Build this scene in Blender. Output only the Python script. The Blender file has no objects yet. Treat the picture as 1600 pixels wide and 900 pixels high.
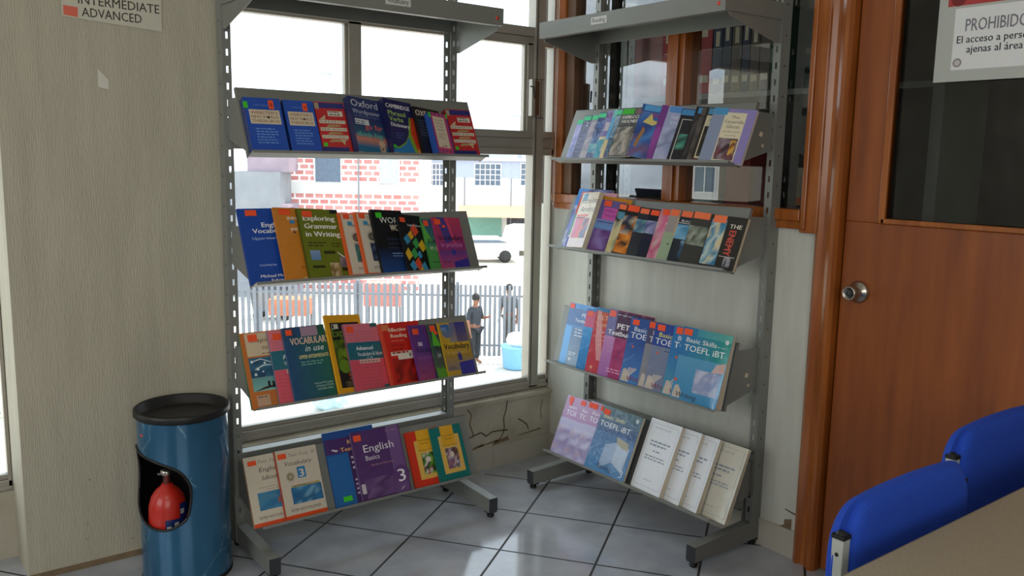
import bpy, math, random
from mathutils import Vector, Matrix
R_ = math.radians
random.seed(7)
sc = bpy.context.scene
COL = sc.collection

# ---------------------------------------------------------------- camera, world, sun, big lights, exposure
cam_d = bpy.data.cameras.new('camera'); cam = bpy.data.objects.new('camera', cam_d); COL.objects.link(cam)
CAM = Vector((-2.5696, -3.0236, 1.38))
YAW, PITCH, ROLL, FPX = R_(37.61), R_(8.50), R_(-1.08), 1356.7
f_ = Vector((math.sin(YAW)*math.cos(PITCH), math.cos(YAW)*math.cos(PITCH), -math.sin(PITCH)))
r_ = Vector((math.cos(YAW), -math.sin(YAW), 0)); d_ = f_.cross(r_)
r2 = r_*math.cos(ROLL)+d_*math.sin(ROLL); d2 = -r_*math.sin(ROLL)+d_*math.cos(ROLL)
M = Matrix((( r2.x, -d2.x, -f_.x, CAM.x), (r2.y, -d2.y, -f_.y, CAM.y), (r2.z, -d2.z, -f_.z, CAM.z), (0, 0, 0, 1)))
cam.matrix_world = M
cam_d.sensor_width = 36; cam_d.lens = 36*FPX/1600; cam_d.clip_start = 0.05; cam_d.clip_end = 500
sc.camera = cam
sc.view_settings.view_transform = 'Standard'; sc.view_settings.look = 'None'
sc.view_settings.exposure = 0.48; sc.view_settings.gamma = 1.0; sc.view_settings.use_curve_mapping = False

SKY_STRENGTH, SUN_STRENGTH = 2.4, 4.2
BACK_W, LEFT_W, CEIL_W = 46, 32, 8
wd = bpy.data.worlds.new('sky'); sc.world = wd; wd.use_nodes = True
nt = wd.node_tree; nt.nodes.clear()
o_ = nt.nodes.new('ShaderNodeOutputWorld'); bg = nt.nodes.new('ShaderNodeBackground')
tc = nt.nodes.new('ShaderNodeTexCoord'); mp = nt.nodes.new('ShaderNodeMapping'); mp.inputs['Scale'].default_value = (1, 1, 2.4)
nz = nt.nodes.new('ShaderNodeTexNoise'); nz.inputs['Scale'].default_value = 4.2; nz.inputs['Detail'].default_value = 6
rp = nt.nodes.new('ShaderNodeValToRGB')
rp.color_ramp.elements[0].position = .36; rp.color_ramp.elements[0].color = (.30, .37, .43, 1)
rp.color_ramp.elements[1].position = .50; rp.color_ramp.elements[1].color = (.78, .90, 1, 1)
nt.links.new(tc.outputs['Generated'], mp.inputs['Vector']); nt.links.new(mp.outputs['Vector'], nz.inputs['Vector'])
nt.links.new(nz.outputs['Fac'], rp.inputs['Fac']); nt.links.new(rp.outputs['Color'], bg.inputs['Color'])
bg.inputs['Strength'].default_value = SKY_STRENGTH
nt.links.new(bg.outputs['Background'], o_.inputs['Surface'])

def lamp(name, kind, loc, target, energy, size=None, size_y=None, color=(1, 1, 1)):
    l = bpy.data.lights.new(name, kind); l.energy = energy; l.color = color
    if kind == 'AREA': l.shape = 'RECTANGLE'; l.size = size; l.size_y = size_y
    o = bpy.data.objects.new(name, l); COL.objects.link(o); o.location = loc
    o.rotation_euler = (Vector(target)-Vector(loc)).to_track_quat('-Z', 'Y').to_euler()
    return o
sun = lamp('sun', 'SUN', (20, 8, 30), (20-.44*10, 8-.16*10, 30-.88*10), SUN_STRENGTH, color=(1, .96, .9)); sun.data.angle = R_(.5)
lamp('back_fill_light', 'AREA', (-3.2, -5.7, 1.9), (-1.3, -.2, .9), BACK_W, 3.6, 1.6, (1, .97, .92))  # added fill from behind the camera; the back wall has no window
lamp('left_fill_light', 'AREA', (-5.7, -1.6, 1.7), (0, -.9, .9), LEFT_W, 2.4, 1.5, (.96, .98, 1))  # added fill towards the partition side; the left wall is solid
lamp('ceiling_fill_light', 'AREA', (-3.0, -3.0, 2.82), (-3.0, -3.0, 0), CEIL_W, 1.2, .3, (1, .97, .9))  # added overhead fill, unseen and without a fixture

# ---------------------------------------------------------------- helpers
def lin(c):
    if isinstance(c, str):
        c = c.lstrip('#'); c = tuple(int(c[i:i+2], 16) for i in (0, 2, 4))
    return tuple(((v/255)/12.92 if v/255 <= .04045 else ((v/255+.055)/1.055)**2.4) for v in c)+(1,)

def mat(name, color, rough=.5, metal=0, vary=.0, vscale=8, bump=0, bscale=200, stretch=(1, 1, 1), spec=.5, coat=0, color2=None, detail=4, trans=0):
    m = bpy.data.materials.new(name); m.use_nodes = True; t = m.node_tree; b = t.nodes['Principled BSDF']
    c = lin(color); b.inputs['Base Color'].default_value = c; b.inputs['Roughness'].default_value = rough
    b.inputs['Metallic'].default_value = metal; b.inputs['Specular IOR Level'].default_value = spec
    b.inputs['Coat Weight'].default_value = coat; b.inputs['Coat Roughness'].default_value = .1
    g = t.nodes.new('ShaderNodeTexCoord'); mp = t.nodes.new('ShaderNodeMapping'); mp.inputs['Scale'].default_value = stretch
    t.links.new(g.outputs['Object'], mp.inputs['Vector'])
    n = t.nodes.new('ShaderNodeTexNoise'); n.inputs['Scale'].default_value = vscale; n.inputs['Detail'].default_value = detail
    t.links.new(mp.outputs['Vector'], n.inputs['Vector'])
    r = t.nodes.new('ShaderNodeValToRGB')
    if color2 is None:
        lo = tuple(max(0, v*(1-vary)) for v in c[:3])+(1,); hi = tuple(min(1, v*(1+vary)) for v in c[:3])+(1,)
    else: lo, hi = c, lin(color2)
    r.color_ramp.elements[0].position = .3; r.color_ramp.elements[0].color = lo
    r.color_ramp.elements[1].position = .7; r.color_ramp.elements[1].color = hi
    t.links.new(n.outputs['Fac'], r.inputs['Fac']); t.links.new(r.outputs['Color'], b.inputs['Base Color'])
    if bump:
        n2 = t.nodes.new('ShaderNodeTexNoise'); n2.inputs['Scale'].default_value = bscale; n2.inputs['Detail'].default_value = 3
        t.links.new(mp.outputs['Vector'], n2.inputs['Vector'])
        bp = t.nodes.new('ShaderNodeBump'); bp.inputs['Strength'].default_value = bump; bp.inputs['Distance'].default_value = .004
        t.links.new(n2.outputs['Fac'], bp.inputs['Height']); t.links.new(bp.outputs['Normal'], b.inputs['Normal'])
    return m

def glass_mat(name, tint=(1, 1, 1), ior=.075):
    m = bpy.data.materials.new(name); m.use_nodes = True; t = m.node_tree; t.nodes.clear()
    o = t.nodes.new('ShaderNodeOutputMaterial'); tr = t.nodes.new('ShaderNodeBsdfTransparent'); gl = t.nodes.new('ShaderNodeBsdfGlossy')
    tr.inputs['Color'].default_value = tint+(1,); gl.inputs['Roughness'].default_value = .0
    lw = t.nodes.new('ShaderNodeLayerWeight'); lw.inputs['Blend'].default_value = .5
    pw_ = t.nodes.new('ShaderNodeMath'); pw_.operation = 'POWER'; pw_.inputs[1].default_value = 5; t.links.new(lw.outputs['Facing'], pw_.inputs[0])
    fr = t.nodes.new('ShaderNodeMath'); fr.operation = 'MULTIPLY_ADD'; fr.inputs[1].default_value = .92; fr.inputs[2].default_value = ior; fr.use_clamp = True; t.links.new(pw_.outputs[0], fr.inputs[0])
    mx = t.nodes.new('ShaderNodeMixShader'); t.links.new(fr.outputs[0], mx.inputs['Fac'])
    t.links.new(tr.outputs['BSDF'], mx.inputs[1]); t.links.new(gl.outputs['BSDF'], mx.inputs[2])
    t.links.new(mx.outputs['Shader'], o.inputs['Surface'])
    return m

def print_mat(name, rough, coat, wrinkle):
    m = bpy.data.materials.new(name); m.use_nodes = True; t = m.node_tree; b = t.nodes['Principled BSDF']
    a = t.nodes.new('ShaderNodeVertexColor'); a.layer_name = 'Col'
    n = t.nodes.new('ShaderNodeTexNoise'); n.inputs['Scale'].default_value = 60
    g = t.nodes.new('ShaderNodeTexCoord'); t.links.new(g.outputs['Object'], n.inputs['Vector'])
    mx = t.nodes.new('ShaderNodeMix'); mx.data_type = 'RGBA'; mx.blend_type = 'MULTIPLY'; mx.inputs['Factor'].default_value = .12
    t.links.new(a.outputs['Color'], mx.inputs['A']); t.links.new(n.outputs['Color'], mx.inputs['B'])
    t.links.new(mx.outputs['Result'], b.inputs['Base Color'])
    b.inputs['Roughness'].default_value = rough; b.inputs['Coat Weight'].default_value = coat; b.inputs['Coat Roughness'].default_value = .06
    b.inputs['Specular IOR Level'].default_value = .35
    if wrinkle:
        n2 = t.nodes.new('ShaderNodeTexNoise'); n2.inputs['Scale'].default_value = 16; n2.inputs['Detail'].default_value = 2; n2.inputs['Distortion'].default_value = 1.5
        t.links.new(g.outputs['Object'], n2.inputs['Vector'])
        bp = t.nodes.new('ShaderNodeBump'); bp.inputs['Strength'].default_value = wrinkle; bp.inputs['Distance'].default_value = .012
        t.links.new(n2.outputs['Fac'], bp.inputs['Height']); t.links.new(bp.outputs['Normal'], b.inputs['Coat Normal'])
    return m

class MB:
    """collects polygons with a material index and corner colours, then links ONE mesh object"""
    def __init__(s): s.v = []; s.f = []; s.m = []; s.c = []; s.smooth = []
    def poly(s, pts, mi=0, cols=None, smooth=False):
        i = len(s.v); s.v += [tuple(p) for p in pts]; s.f.append(tuple(range(i, i+len(pts)))); s.m.append(mi)
        if cols is None: cols = [(.8, .8, .8, 1)]*len(pts)
        elif not isinstance(cols, list): cols = [cols]*len(pts)
        s.c.append(cols); s.smooth.append(smooth); return s
    def faces(s, verts, faces, mi=0, col=None, smooth=False):
        i = len(s.v); s.v += [tuple(p) for p in verts]
        for f in faces:
            s.f.append(tuple(i+k for k in f)); s.m.append(mi); s.c.append([col or (.8, .8, .8, 1)]*len(f)); s.smooth.append(smooth)
        return s
    def box(s, a, b, mi=0, col=None):
        x0, y0, z0 = (min(p, q) for p, q in zip(a, b)); x1, y1, z1 = (max(p, q) for p, q in zip(a, b))
        v = [(x0,y0,z0),(x1,y0,z0),(x1,y1,z0),(x0,y1,z0),(x0,y0,z1),(x1,y0,z1),(x1,y1,z1),(x0,y1,z1)]
        return s.faces(v, [(0,3,2,1),(4,5,6,7),(0,1,5,4),(1,2,6,5),(2,3,7,6),(3,0,4,7)], mi, col)
    def prism(s, base, vec, mi=0, col=None):
        n = len(base); vec = Vector(vec); v = [Vector(p) for p in base]; v = v+[p+vec for p in v]
        nrm = sum(((v[i]-v[0]).cross(v[(i+1) % n]-v[0]) for i in range(1, n)), Vector())
        fs = [tuple(range(n)), tuple(range(2*n-1, n-1, -1))]+[(i, i+n, (i+1) % n+n, (i+1) % n) for i in range(n)]
        if nrm.dot(vec) > 0: fs = [tuple(reversed(f)) for f in fs]
        return s.faces(v, fs, mi, col)
    def tube(s, path, rad, n=10, mi=0, cap=True, smooth=True):
        path = [Vector(p) for p in path]; rads = rad if isinstance(rad, (list, tuple)) else [rad]*len(path); rings = []
        for i, p in enumerate(path):
            d = (path[min(i+1, len(path)-1)]-path[max(i-1, 0)]).normalized()
            up = Vector((0, 0, 1)) if abs(d.z) < .9 else Vector((1, 0, 0)); a = d.cross(up).normalized(); b = d.cross(a)
            rings.append([p+(a*math.cos(2*math.pi*k/n)+b*math.sin(2*math.pi*k/n))*rads[i] for k in range(n)])
        v = [q for r in rings for q in r]; L = len(rings)
        fs = [(i*n+k, i*n+(k+1) % n, (i+1)*n+(k+1) % n, (i+1)*n+k) for i in range(L-1) for k in range(n)]
        s.faces(v, fs, mi, None, smooth)
        if cap: s.faces(v, [tuple(range(n-1, -1, -1)), tuple((L-1)*n+k for k in range(n))], mi)
        return s
    def lathe(s, prof, c=(0, 0, 0), axis='z', n=32, mi=0, smooth=True):
        v = []
        for (r, h) in prof:
            for k in range(n):
                a = 2*math.pi*k/n; x, y = r*math.cos(a), r*math.sin(a)
                p = (x, y, h) if axis == 'z' else ((h, x, y) if axis == 'x' else (y, h, x))
                v.append((p[0]+c[0], p[1]+c[1], p[2]+c[2]))
        fs = [(i*n+k, i*n+(k+1) % n, (i+1)*n+(k+1) % n, (i+1)*n+k) for i in range(len(prof)-1) for k in range(n)]
        return s.faces(v, fs, mi, None, smooth)
    def build(s, name, mats, parent=None, color=False, loc=None, bevel=0):
        me = bpy.data.meshes.new(name); me.from_pydata(s.v, [], s.f)
        mats = mats if isinstance(mats, (list, tuple)) else [mats]
        for m in mats: me.materials.append(m)
        me.polygons.foreach_set('material_index', s.m); me.polygons.foreach_set('use_smooth', s.smooth)
        if color:
            at = me.color_attributes.new('Col', 'FLOAT_COLOR', 'CORNER')
            at.data.foreach_set('color', [x for f in s.c for c in f for x in c])
        me.validate(); me.update()
        o = bpy.data.objects.new(name, me); COL.objects.link(o)
        if parent: o.parent = parent
        if loc: o.location = loc
        if bevel:
            b = o.modifiers.new('bevel', 'BEVEL'); b.width = bevel; b.segments = 2; b.limit_method = 'ANGLE'
        return o

def thing(name, label, cat, loc=(0, 0, 0), rotz=0, group=None):
    o = bpy.data.objects.new(name, None); o.empty_display_size = .1; COL.objects.link(o)
    o.location = loc; o.rotation_euler = (0, 0, rotz); return tag(o, label, cat, group)
def tag(o, label, cat, group=None, kind=None):
    o['label'] = label; o['category'] = cat
    if group: o['group'] = group
    if kind: o['kind'] = kind
    return o
def struct(name, mb, mats, label=None, parent=None, bevel=0):
    o = mb.build(name, mats, parent, bevel=bevel)
    if not parent:
        o['kind'] = 'structure'
        if label: o['label'] = label
    return o

_tc = {}
def text_polys(s, bold=0, shear=0):
    k = (s, bold, shear)
    if k in _tc: return _tc[k]
    cu = bpy.data.curves.new('lettering', 'FONT'); cu.body = s; cu.resolution_u = 2; cu.shear = shear
    ob = bpy.data.objects.new('lettering', cu); me = bpy.data.meshes.new_from_object(ob)
    ps = [[(me.vertices[i].co.x, me.vertices[i].co.y) for i in p.vertices] for p in me.polygons]
    ps = [[(x-bold, y-bold*.3) for x, y in p] for p in ps]+[[(x+bold, y+bold*.3) for x, y in p] for p in ps] if bold else ps
    bpy.data.objects.remove(ob); bpy.data.curves.remove(cu); bpy.data.meshes.remove(me)
    xs = [q[0] for p in ps for q in p] or [0]
    _tc[k] = (ps, min(xs), max(xs)); return _tc[k]

def draw(mb, art, w, h, P, mi=0, step=.000025, sub=0):
    """lays the artwork of one flat printed face; P(x, y, k) gives the point k layers above the face"""
    k = 1
    for a in art:
        op = a[0]
        if op == 'r':
            _, x0, y0, x1, y1, c = a[:6]; c1 = lin(c); c2 = lin(a[6]) if len(a) > 6 and a[6] else c1
            hor = len(a) > 7 and a[7] == 'h'
            if sub:
                mixc = lambda t: tuple(p+(q-p)*t for p, q in zip(c1, c2))
                for i in range(sub):
                    for j in range(sub):
                        q = [(i/sub, j/sub), ((i+1)/sub, j/sub), ((i+1)/sub, (j+1)/sub), (i/sub, (j+1)/sub)]
                        mb.poly([P((x0+(x1-x0)*a)*w, (y0+(y1-y0)*b)*h, k*step) for a, b in q], mi, [mixc(a if hor else b) for a, b in q])
                k += 1; continue
            cs = [c1, c2, c2, c1] if hor else [c1, c1, c2, c2]
            mb.poly([P(x0*w, y0*h, k*step), P(x1*w, y0*h, k*step), P(x1*w, y1*h, k*step), P(x0*w, y1*h, k*step)], mi, cs)
        elif op == 'p':
            mb.poly([P(x*w, y*h, k*step) for x, y in a[1]], mi, lin(a[2]))
        elif op == 'c':
            _, x, y, r, c = a[:5]; n = 16
            mb.poly([P(x*w+r*w*math.cos(2*math.pi*i/n), y*h+r*w*math.sin(2*math.pi*i/n), k*step) for i in range(n)], mi, lin(c))
        elif op == 'star':
            _, x, y, r, c = a[:5]; n = 14
            for i in range(n):
                t = 2*math.pi*i/n; q = [(r, t), (r*.45, t+.2), (r*.45, t-.2)]
                mb.poly([P(x*w+rr*w*math.cos(tt), y*h+rr*w*math.sin(tt), k*step) for rr, tt in (q[0], q[1], q[2])], mi, lin(c))
            k += 1; mb.poly([P(x*w+r*.6*w*math.cos(2*math.pi*i/n), y*h+r*.6*w*math.sin(2*math.pi*i/n), k*step) for i in range(n)], mi, lin(c))
        elif op == 'n':
            _, x0, y0, x1, y1, pal, nx, ny, seed = a; rg = random.Random(seed)
            g = [[lin(rg.choice(pal)) for i in range(nx+1)] for j in range(ny+1)]
            jx = [[x0+(x1-x0)*(i+(rg.uniform(-.35, .35) if 0 < i < nx else 0))/nx for i in range(nx+1)] for j in range(ny+1)]
            jy = [[y0+(y1-y0)*(j+(rg.uniform(-.35, .35) if 0 < j < ny else 0))/ny for i in range(nx+1)] for j in range(ny+1)]
            for j in range(ny):
                for i in range(nx):
                    q = ((i, j), (i+1, j), (i+1, j+1), (i, j+1))
                    mb.poly([P(jx[b_][a_]*w, jy[b_][a_]*h, k*step) for a_, b_ in q], mi, [g[b_][a_] for a_, b_ in q])
        elif op == 't':
            _, s, x, y, size, c = a[:6]; fl = a[6] if len(a) > 6 else {}
            ps, xa, xb = text_polys(s, fl.get('b', 0), fl.get('i', 0)); sz = size*h; sx = sz*fl.get('sx', 1)
            if 'fit' in fl and xb > xa: sx *= min(1.28, fl['fit']*w/((xb-xa)*sx))
            ox = x*w-xa*sx
            if fl.get('a') == 'c': ox -= (xb-xa)*sx/2
            if fl.get('a') == 'r': ox -= (xb-xa)*sx
            cc = lin(c); vert = fl.get('v')
            if vert and 'fit' in fl: sx = min(sz*fl.get('sx', 1), fl['fit']*h/max(1e-6, xb-xa))
            for pi, p in enumerate(ps):
                if fl.get('b') and pi == len(ps)//2: k += 1
                mb.poly([P(*((x*w+q[1]*sz, y*h-q[0]*sx) if vert else (ox+q[0]*sx, y*h+q[1]*sz)), k*step) for q in p], mi, cc)
        elif op == 'l':                                     # lines of small print
            _, x0, x1, y, n, gap, c = a[:7]; rg = random.Random(n*7+int(y*100))
            for i in range(n):
                xe = x1-(x1-x0)*rg.uniform(0, .3); yy = y-i*gap
                xx = x0
                while xx < xe:
                    ww = rg.uniform(.05, .13); mb.poly([P(xx*w, yy*h, k*step), P(min(xx+ww, xe)*w, yy*h, k*step), P(min(xx+ww, xe)*w, (yy+gap*.42)*h, k*step), P(xx*w, (yy+gap*.42)*h, k*step)], mi, lin(c)); xx += ww+.025
        k += 1

# ---------------------------------------------------------------- materials
M_column = mat('stippled_plaster_beige', '#b5af9b', .78, vary=.07, vscale=5, bump=.5, bscale=62, stretch=(4.2, 4.2, .45))
M_wall = mat('stippled_plaster_grey', '#c8c9be', .78, vary=.06, vscale=5, bump=.45, bscale=62, stretch=(4.2, 4.2, .45))
M_far = mat('far_wall_paint', '#77736a', .85, vary=.05)
M_white = mat('white_plaster', '#d6d2c6', .8, vary=.04)
M_crack_wall = mat('old_plaster', '#9f9887', .85, vary=.0, vscale=5, bump=.4, bscale=30, color2='#c3bead', detail=8)
M_crack = mat('dark_crack', '#54432f', .95, vary=.2)
M_stain = mat('damp_stain', '#7d6a52', .9, vary=.25, vscale=14)
M_basetile = mat('skirting_tile', '#b4b0a2', .35, vary=.08, vscale=6)
M_alu = mat('window_aluminium', '#a8a398', .38, .35, vary=.06)
M_alu_dark = mat('window_gasket', '#3a3935', .6, vary=.1)
M_rack = mat('grey_painted_steel', '#83857f', .42, .15, vary=.05, vscale=5, bump=.04, bscale=300)
M_rack_dark = mat('dark_steel', '#3c3f42', .45, .2, vary=.08)
M_black = mat('black_plastic', '#141414', .45, vary=.15)
M_wood = mat('varnished_wood', '#874512', .30, vary=.0, vscale=5, stretch=(9, 9, .7), color2='#a86024', detail=7, coat=.3)
M_wood_d = mat('door_veneer', '#7a3b12', .36, vary=.0, vscale=3.2, stretch=(6, 6, .6), color2='#9a531f', detail=9, coat=.15)
M_wood_b = mat('brown_reveal', '#5f4026', .5, vary=.15, vscale=5, stretch=(8, 8, 1))
M_glass = glass_mat('window_glass')
M_glass_door = glass_mat('door_glass', (.62, .66, .64), .055)
M_glass_in = glass_mat('partition_glass', (.74, .78, .78), .20)
M_paper = mat('paper', '#e9e7e0', .7, vary=.02)
M_pages = mat('page_edges', '#d9cdb2', .8, vary=.08, vscale=3, stretch=(1, 400, 1))
M_steel = mat('brushed_steel', '#b9b4ab', .25, .95, vary=.05)
M_blue_fab = mat('blue_upholstery', '#1848bc', .85, vary=.10, vscale=240, bump=.25, bscale=900)
M_table = mat('table_laminate', '#a19580', .45, vary=.12, vscale=260)
M_table_edge = mat('table_edge', '#6e6758', .5, vary=.1)
M_cover = print_mat('printed_cover', .42, .15, 0)
M_film = print_mat('printed_cover_in_film', .35, .55, .45)
M_sticker = print_mat('fluorescent_sticker', .6, 0, 0)
M_sign = print_mat('printed_paper', .65, .1, .1)

# ---------------------------------------------------------------- floor
def floor_mat():
    m = bpy.data.materials.new('glazed_floor_tiles'); m.use_nodes = True; t = m.node_tree; b = t.nodes['Principled BSDF']
    N = lambda k: t.nodes.new(k)
    def mth(op, *ins):
        n = N('ShaderNodeMath'); n.operation = op
        for i, v in enumerate(ins):
            if isinstance(v, (int, float)): n.inputs[i].default_value = v
            else: t.links.new(v, n.inputs[i])
        return n.outputs[0]
    g = N('ShaderNodeTexCoord'); mp = N('ShaderNodeMapping'); mp.vector_type = 'TEXTURE'
    mp.inputs['Location'].default_value = (-1.0096, -.4131, 0); mp.inputs['Rotation'].default_value = (0, 0, R_(-54.32)); mp.inputs['Scale'].default_value = (.34583, .34583, 1)
    t.links.new(g.outputs['Object'], mp.inputs['Vector'])
    sp = N('ShaderNodeSeparateXYZ'); t.links.new(mp.outputs['Vector'], sp.inputs[0])
    e = []
    for ax in (0, 1):
        fr = mth('FRACT', sp.outputs[ax]); e.append(mth('MINIMUM', fr, mth('SUBTRACT', 1, fr)))
    dmin = mth('MINIMUM', *e); gm = mth('LESS_THAN', dmin, .012)
    fl = N('ShaderNodeVectorMath'); fl.operation = 'FLOOR'; t.links.new(mp.outputs['Vector'], fl.inputs[0])
    wn = N('ShaderNodeTexWhiteNoise'); t.links.new(fl.outputs[0], wn.inputs['Vector'])
    nz = N('ShaderNodeTexNoise'); nz.inputs['Scale'].default_value = 5; nz.inputs['Detail'].default_value = 6; t.links.new(g.outputs['Object'], nz.inputs['Vector'])
    rp = N('ShaderNodeValToRGB'); rp.color_ramp.elements[0].position = .3; rp.color_ramp.elements[0].color = lin('#9a9ea6'); rp.color_ramp.elements[1].position = .7; rp.color_ramp.elements[1].color = lin('#b8bcc2')
    t.links.new(nz.outputs['Fac'], rp.inputs['Fac'])
    mx = N('ShaderNodeMix'); mx.data_type = 'RGBA'; t.links.new(gm, mx.inputs['Factor']); t.links.new(rp.outputs['Color'], mx.inputs['A']); mx.inputs['B'].default_value = lin('#2e2c2a')
    t.links.new(mx.outputs['Result'], b.inputs['Base Color'])
    ro = mth('ADD', mth('MULTIPLY', nz.outputs['Fac'], .14), mth('MULTIPLY', gm, .5)); ro = mth('ADD', ro, .03)
    t.links.new(ro, b.inputs['Roughness']); b.inputs['Specular IOR Level'].default_value = .6
    bp = N('ShaderNodeBump'); bp.inputs['Strength'].default_value = .5; bp.inputs['Distance'].default_value = .002
    t.links.new(mth('SUBTRACT', 1, gm), bp.inputs['Height']); t.links.new(bp.outputs['Normal'], b.inputs['Normal'])
    return m
struct('floor', MB().box((-6, -6, -.15), (0, .34, 0)), floor_mat(), 'grey glazed tile floor laid diagonally')
struct('ceiling', MB().box((-6.1, -6.1, 2.9), (3.1, .8, 3.05)), M_white)
struct('wall_back', MB().box((-6.1, -6.1, -.15), (.1, -6, 2.9)), M_far)
wl = MB().box((-6.1, -6, -.15), (-6, .12, 2.9))
struct('wall_left', wl, M_far)

# ---------------------------------------------------------------- window wall (y = 0)
wb = MB().box((-1.51, 0, 0), (0, .12, .315)).box((-2.75, .22, 0), (-2.185, .34, .235)).box((-6, 0, 0), (-2.75, .34, 2.9)).box((-2.75, .22, 2.55), (-2.185, .34, 2.9))
wb.prism([(-1.51, -.012, .315), (-1.51, .12, .33), (-1.51, .12, .30), (-1.51, -.012, .30)], (1.51, 0, 0))
def crack(mb, pts, w, y=-.0015, mi=1):
    for (x0, z0), (x1, z1) in zip(pts, pts[1:]):
        dx, dz = x1-x0, z1-z0; L = math.hypot(dx, dz); nx, nz_ = -dz/L*w, dx/L*w
        mb.poly([(x0-nx, y, z0-nz_), (x1-nx, y, z1-nz_), (x1+nx, y, z1+nz_), (x0+nx, y, z0+nz_)], mi)
for pts, w in (([(-.475, .29), (-.452, .262), (-.462, .22), (-.445, .18), (-.44, .16)], .003),
               ([(-.47, .155), (-.44, .165), (-.40, .172), (-.37, .15), (-.34, .165), (-.29, .163), (-.25, .158)], .004),
               ([(-.255, .30), (-.262, .255), (-.275, .22), (-.27, .17), (-.28, .14), (-.30, .12)], .0035),
               ([(-.19, .20), (-.165, .185), (-.14, .165), (-.13, .14)], .0035), ([(-.05, .27), (-.06, .22), (-.052, .17)], .002)):
    crack(wb, pts, w*.75)
for x0, x1, z0, z1 in ((-.46, -.38, .098, .108), (-.42, -.30, .105, .112), (-.34, -.24, .10, .118), (-.2, -.05, .118, .124)):
    wb.poly([(x0, -.0012, z0), (x1, -.0012, z0+.01), (x1-.01, -.0012, z1+.012), (x0+.02, -.0012, z1)], 2)
struct('wall_window_side', wb, [M_crack_wall, M_crack, M_stain], 'cracked low plaster wall below the window')
bt = MB()
for i in range(19):
    x1 = -.0-i*.335
    if x1 < -1.52: continue
    x0 = max(x1-.333, -6)
    if x1 > -1.51 and x0 < -1.51: x0 = -1.51
    bt.box((x0, -.008, 0), (x1, 0, .098))
struct('baseboard_window_side', bt, M_basetile)
# column between the windows
cl = MB().prism([(-2.185, -.004, 0), (-1.512, -.004, 0), (-1.512, .34, 0), (-2.185, .34, 0)], (0, 0, 2.9))
cl.poly([(-1.905, -.0052, 1.635), (-1.873, -.0052, 1.600), (-1.875, -.0052, 1.572), (-1.905, -.0052, 1.578)], 1)
cl.prism([(-2.185, -.008, 0), (-1.512, -.008, 0), (-1.512, -.004, 0), (-2.185, -.004, 0)], (0, 0, .02), 2)
for i in range(14):
    rg = random.Random(i); x = rg.uniform(-2.15, -1.55); z = rg.uniform(.05, .55)*rg.random()+.03; s_ = rg.uniform(.002, .005)
    cl.poly([(x, -.0048, z), (x+s_, -.0048, z+s_*.3), (x+s_*.8, -.0048, z+s_*1.5), (x+s_*.1, -.0048, z+s_*1.2)], 2)
struct('wall_column', cl, [M_column, M_white, M_stain], 'beige stippled column between the windows')
struct('wall_upper_window_side', MB().box((-1.512, 0, 2.62), (0, .12, 2.9)), M_white)

def window_alu(name, x0, x1, zb, uprights, upper_uprights, label, dy=0):
    f = MB(); ya, yb = .022+dy, .072+dy
    f.box((x0, ya, zb), (x1, yb, zb+.030)).box((x0, ya+.012, zb+.030), (x1, yb-.012, zb+.048)).box((x0, ya-.004, zb-.004), (x1, ya+.004, zb+.010))
    f.box((x0, ya, 1.395), (x1, yb, 1.425)).box((x0, ya+.008, 1.425), (x1, yb, 1.470)).box((x0, ya-.002, 1.470), (x1, yb, 1.500))
    f.box((x0, ya, 1.905), (x1, yb, 1.945)).box((x0, ya+.010, 1.868), (x1, yb, 1.905))
    f.box((x0, ya, 2.58), (x1, yb, 2.62))
    for (a, b) in uprights:
        f.box((a, ya-.004, zb), (b, yb, 2.6)).box((a+.010, ya-.007, zb), (a+.014, ya-.003, 2.6), 1)
    for (a, b) in upper_uprights:
        f.box((a, ya+.010, 1.49), (b, yb, 1.88)).box((a-.012, ya+.02, 1.49), (a, yb-.006, 1.88))
    f.box((x0, ya, zb), (x0+.02, yb, 2.6)).box((x1-.012, ya, zb), (x1, yb, 2.6))
    o = f.build(name, [M_alu, M_alu_dark], bevel=.002); o['kind'] = 'structure'; o['label'] = label
    for (za, zc) in ((zb+.045, 1.397), (1.498, 1.870), (1.943, 2.59)):
        g = MB().poly([(x0+.01, .047+dy, za), (x1-.01, .047+dy, za), (x1-.01, .047+dy, zc), (x0+.01, .047+dy, zc)]).build('pane', M_glass, o)
    return o
w1 = window_alu('window_1', -1.512, 0, .330, [(-.122, -.066)], [(-1.014, -.960), (-.150, -.122)], 'aluminium window behind the racks facing the street')
lt = MB().box((-.150, .0, 1.565), (-.132, .024, 1.722), 1).box((-.132, -.004, 1.57), (-.112, .018, 1.715))
lt.tube([(-.160, .0, 1.690), (-.150, -.01, 1.690), (-.146, -.012, 1.640)], .004, 8, 2).tube([(-.135, -.002, 1.722), (-.085, -.004, 1.724)], .0015, 6, 2).tube([(-.135, -.002, 1.560), (-.085, -.004, 1.556)], .0015, 6, 2).tube([(-.100, -.004, 1.724), (-.102, -.004, 1.556)], .0012, 6, 2)
lt.build('latch', [M_wood_b, M_alu, M_black], w1)
window_alu('window_2', -2.75, -2.186, .240, [], [], 'aluminium window at the far edge beyond the column', .21)

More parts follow.
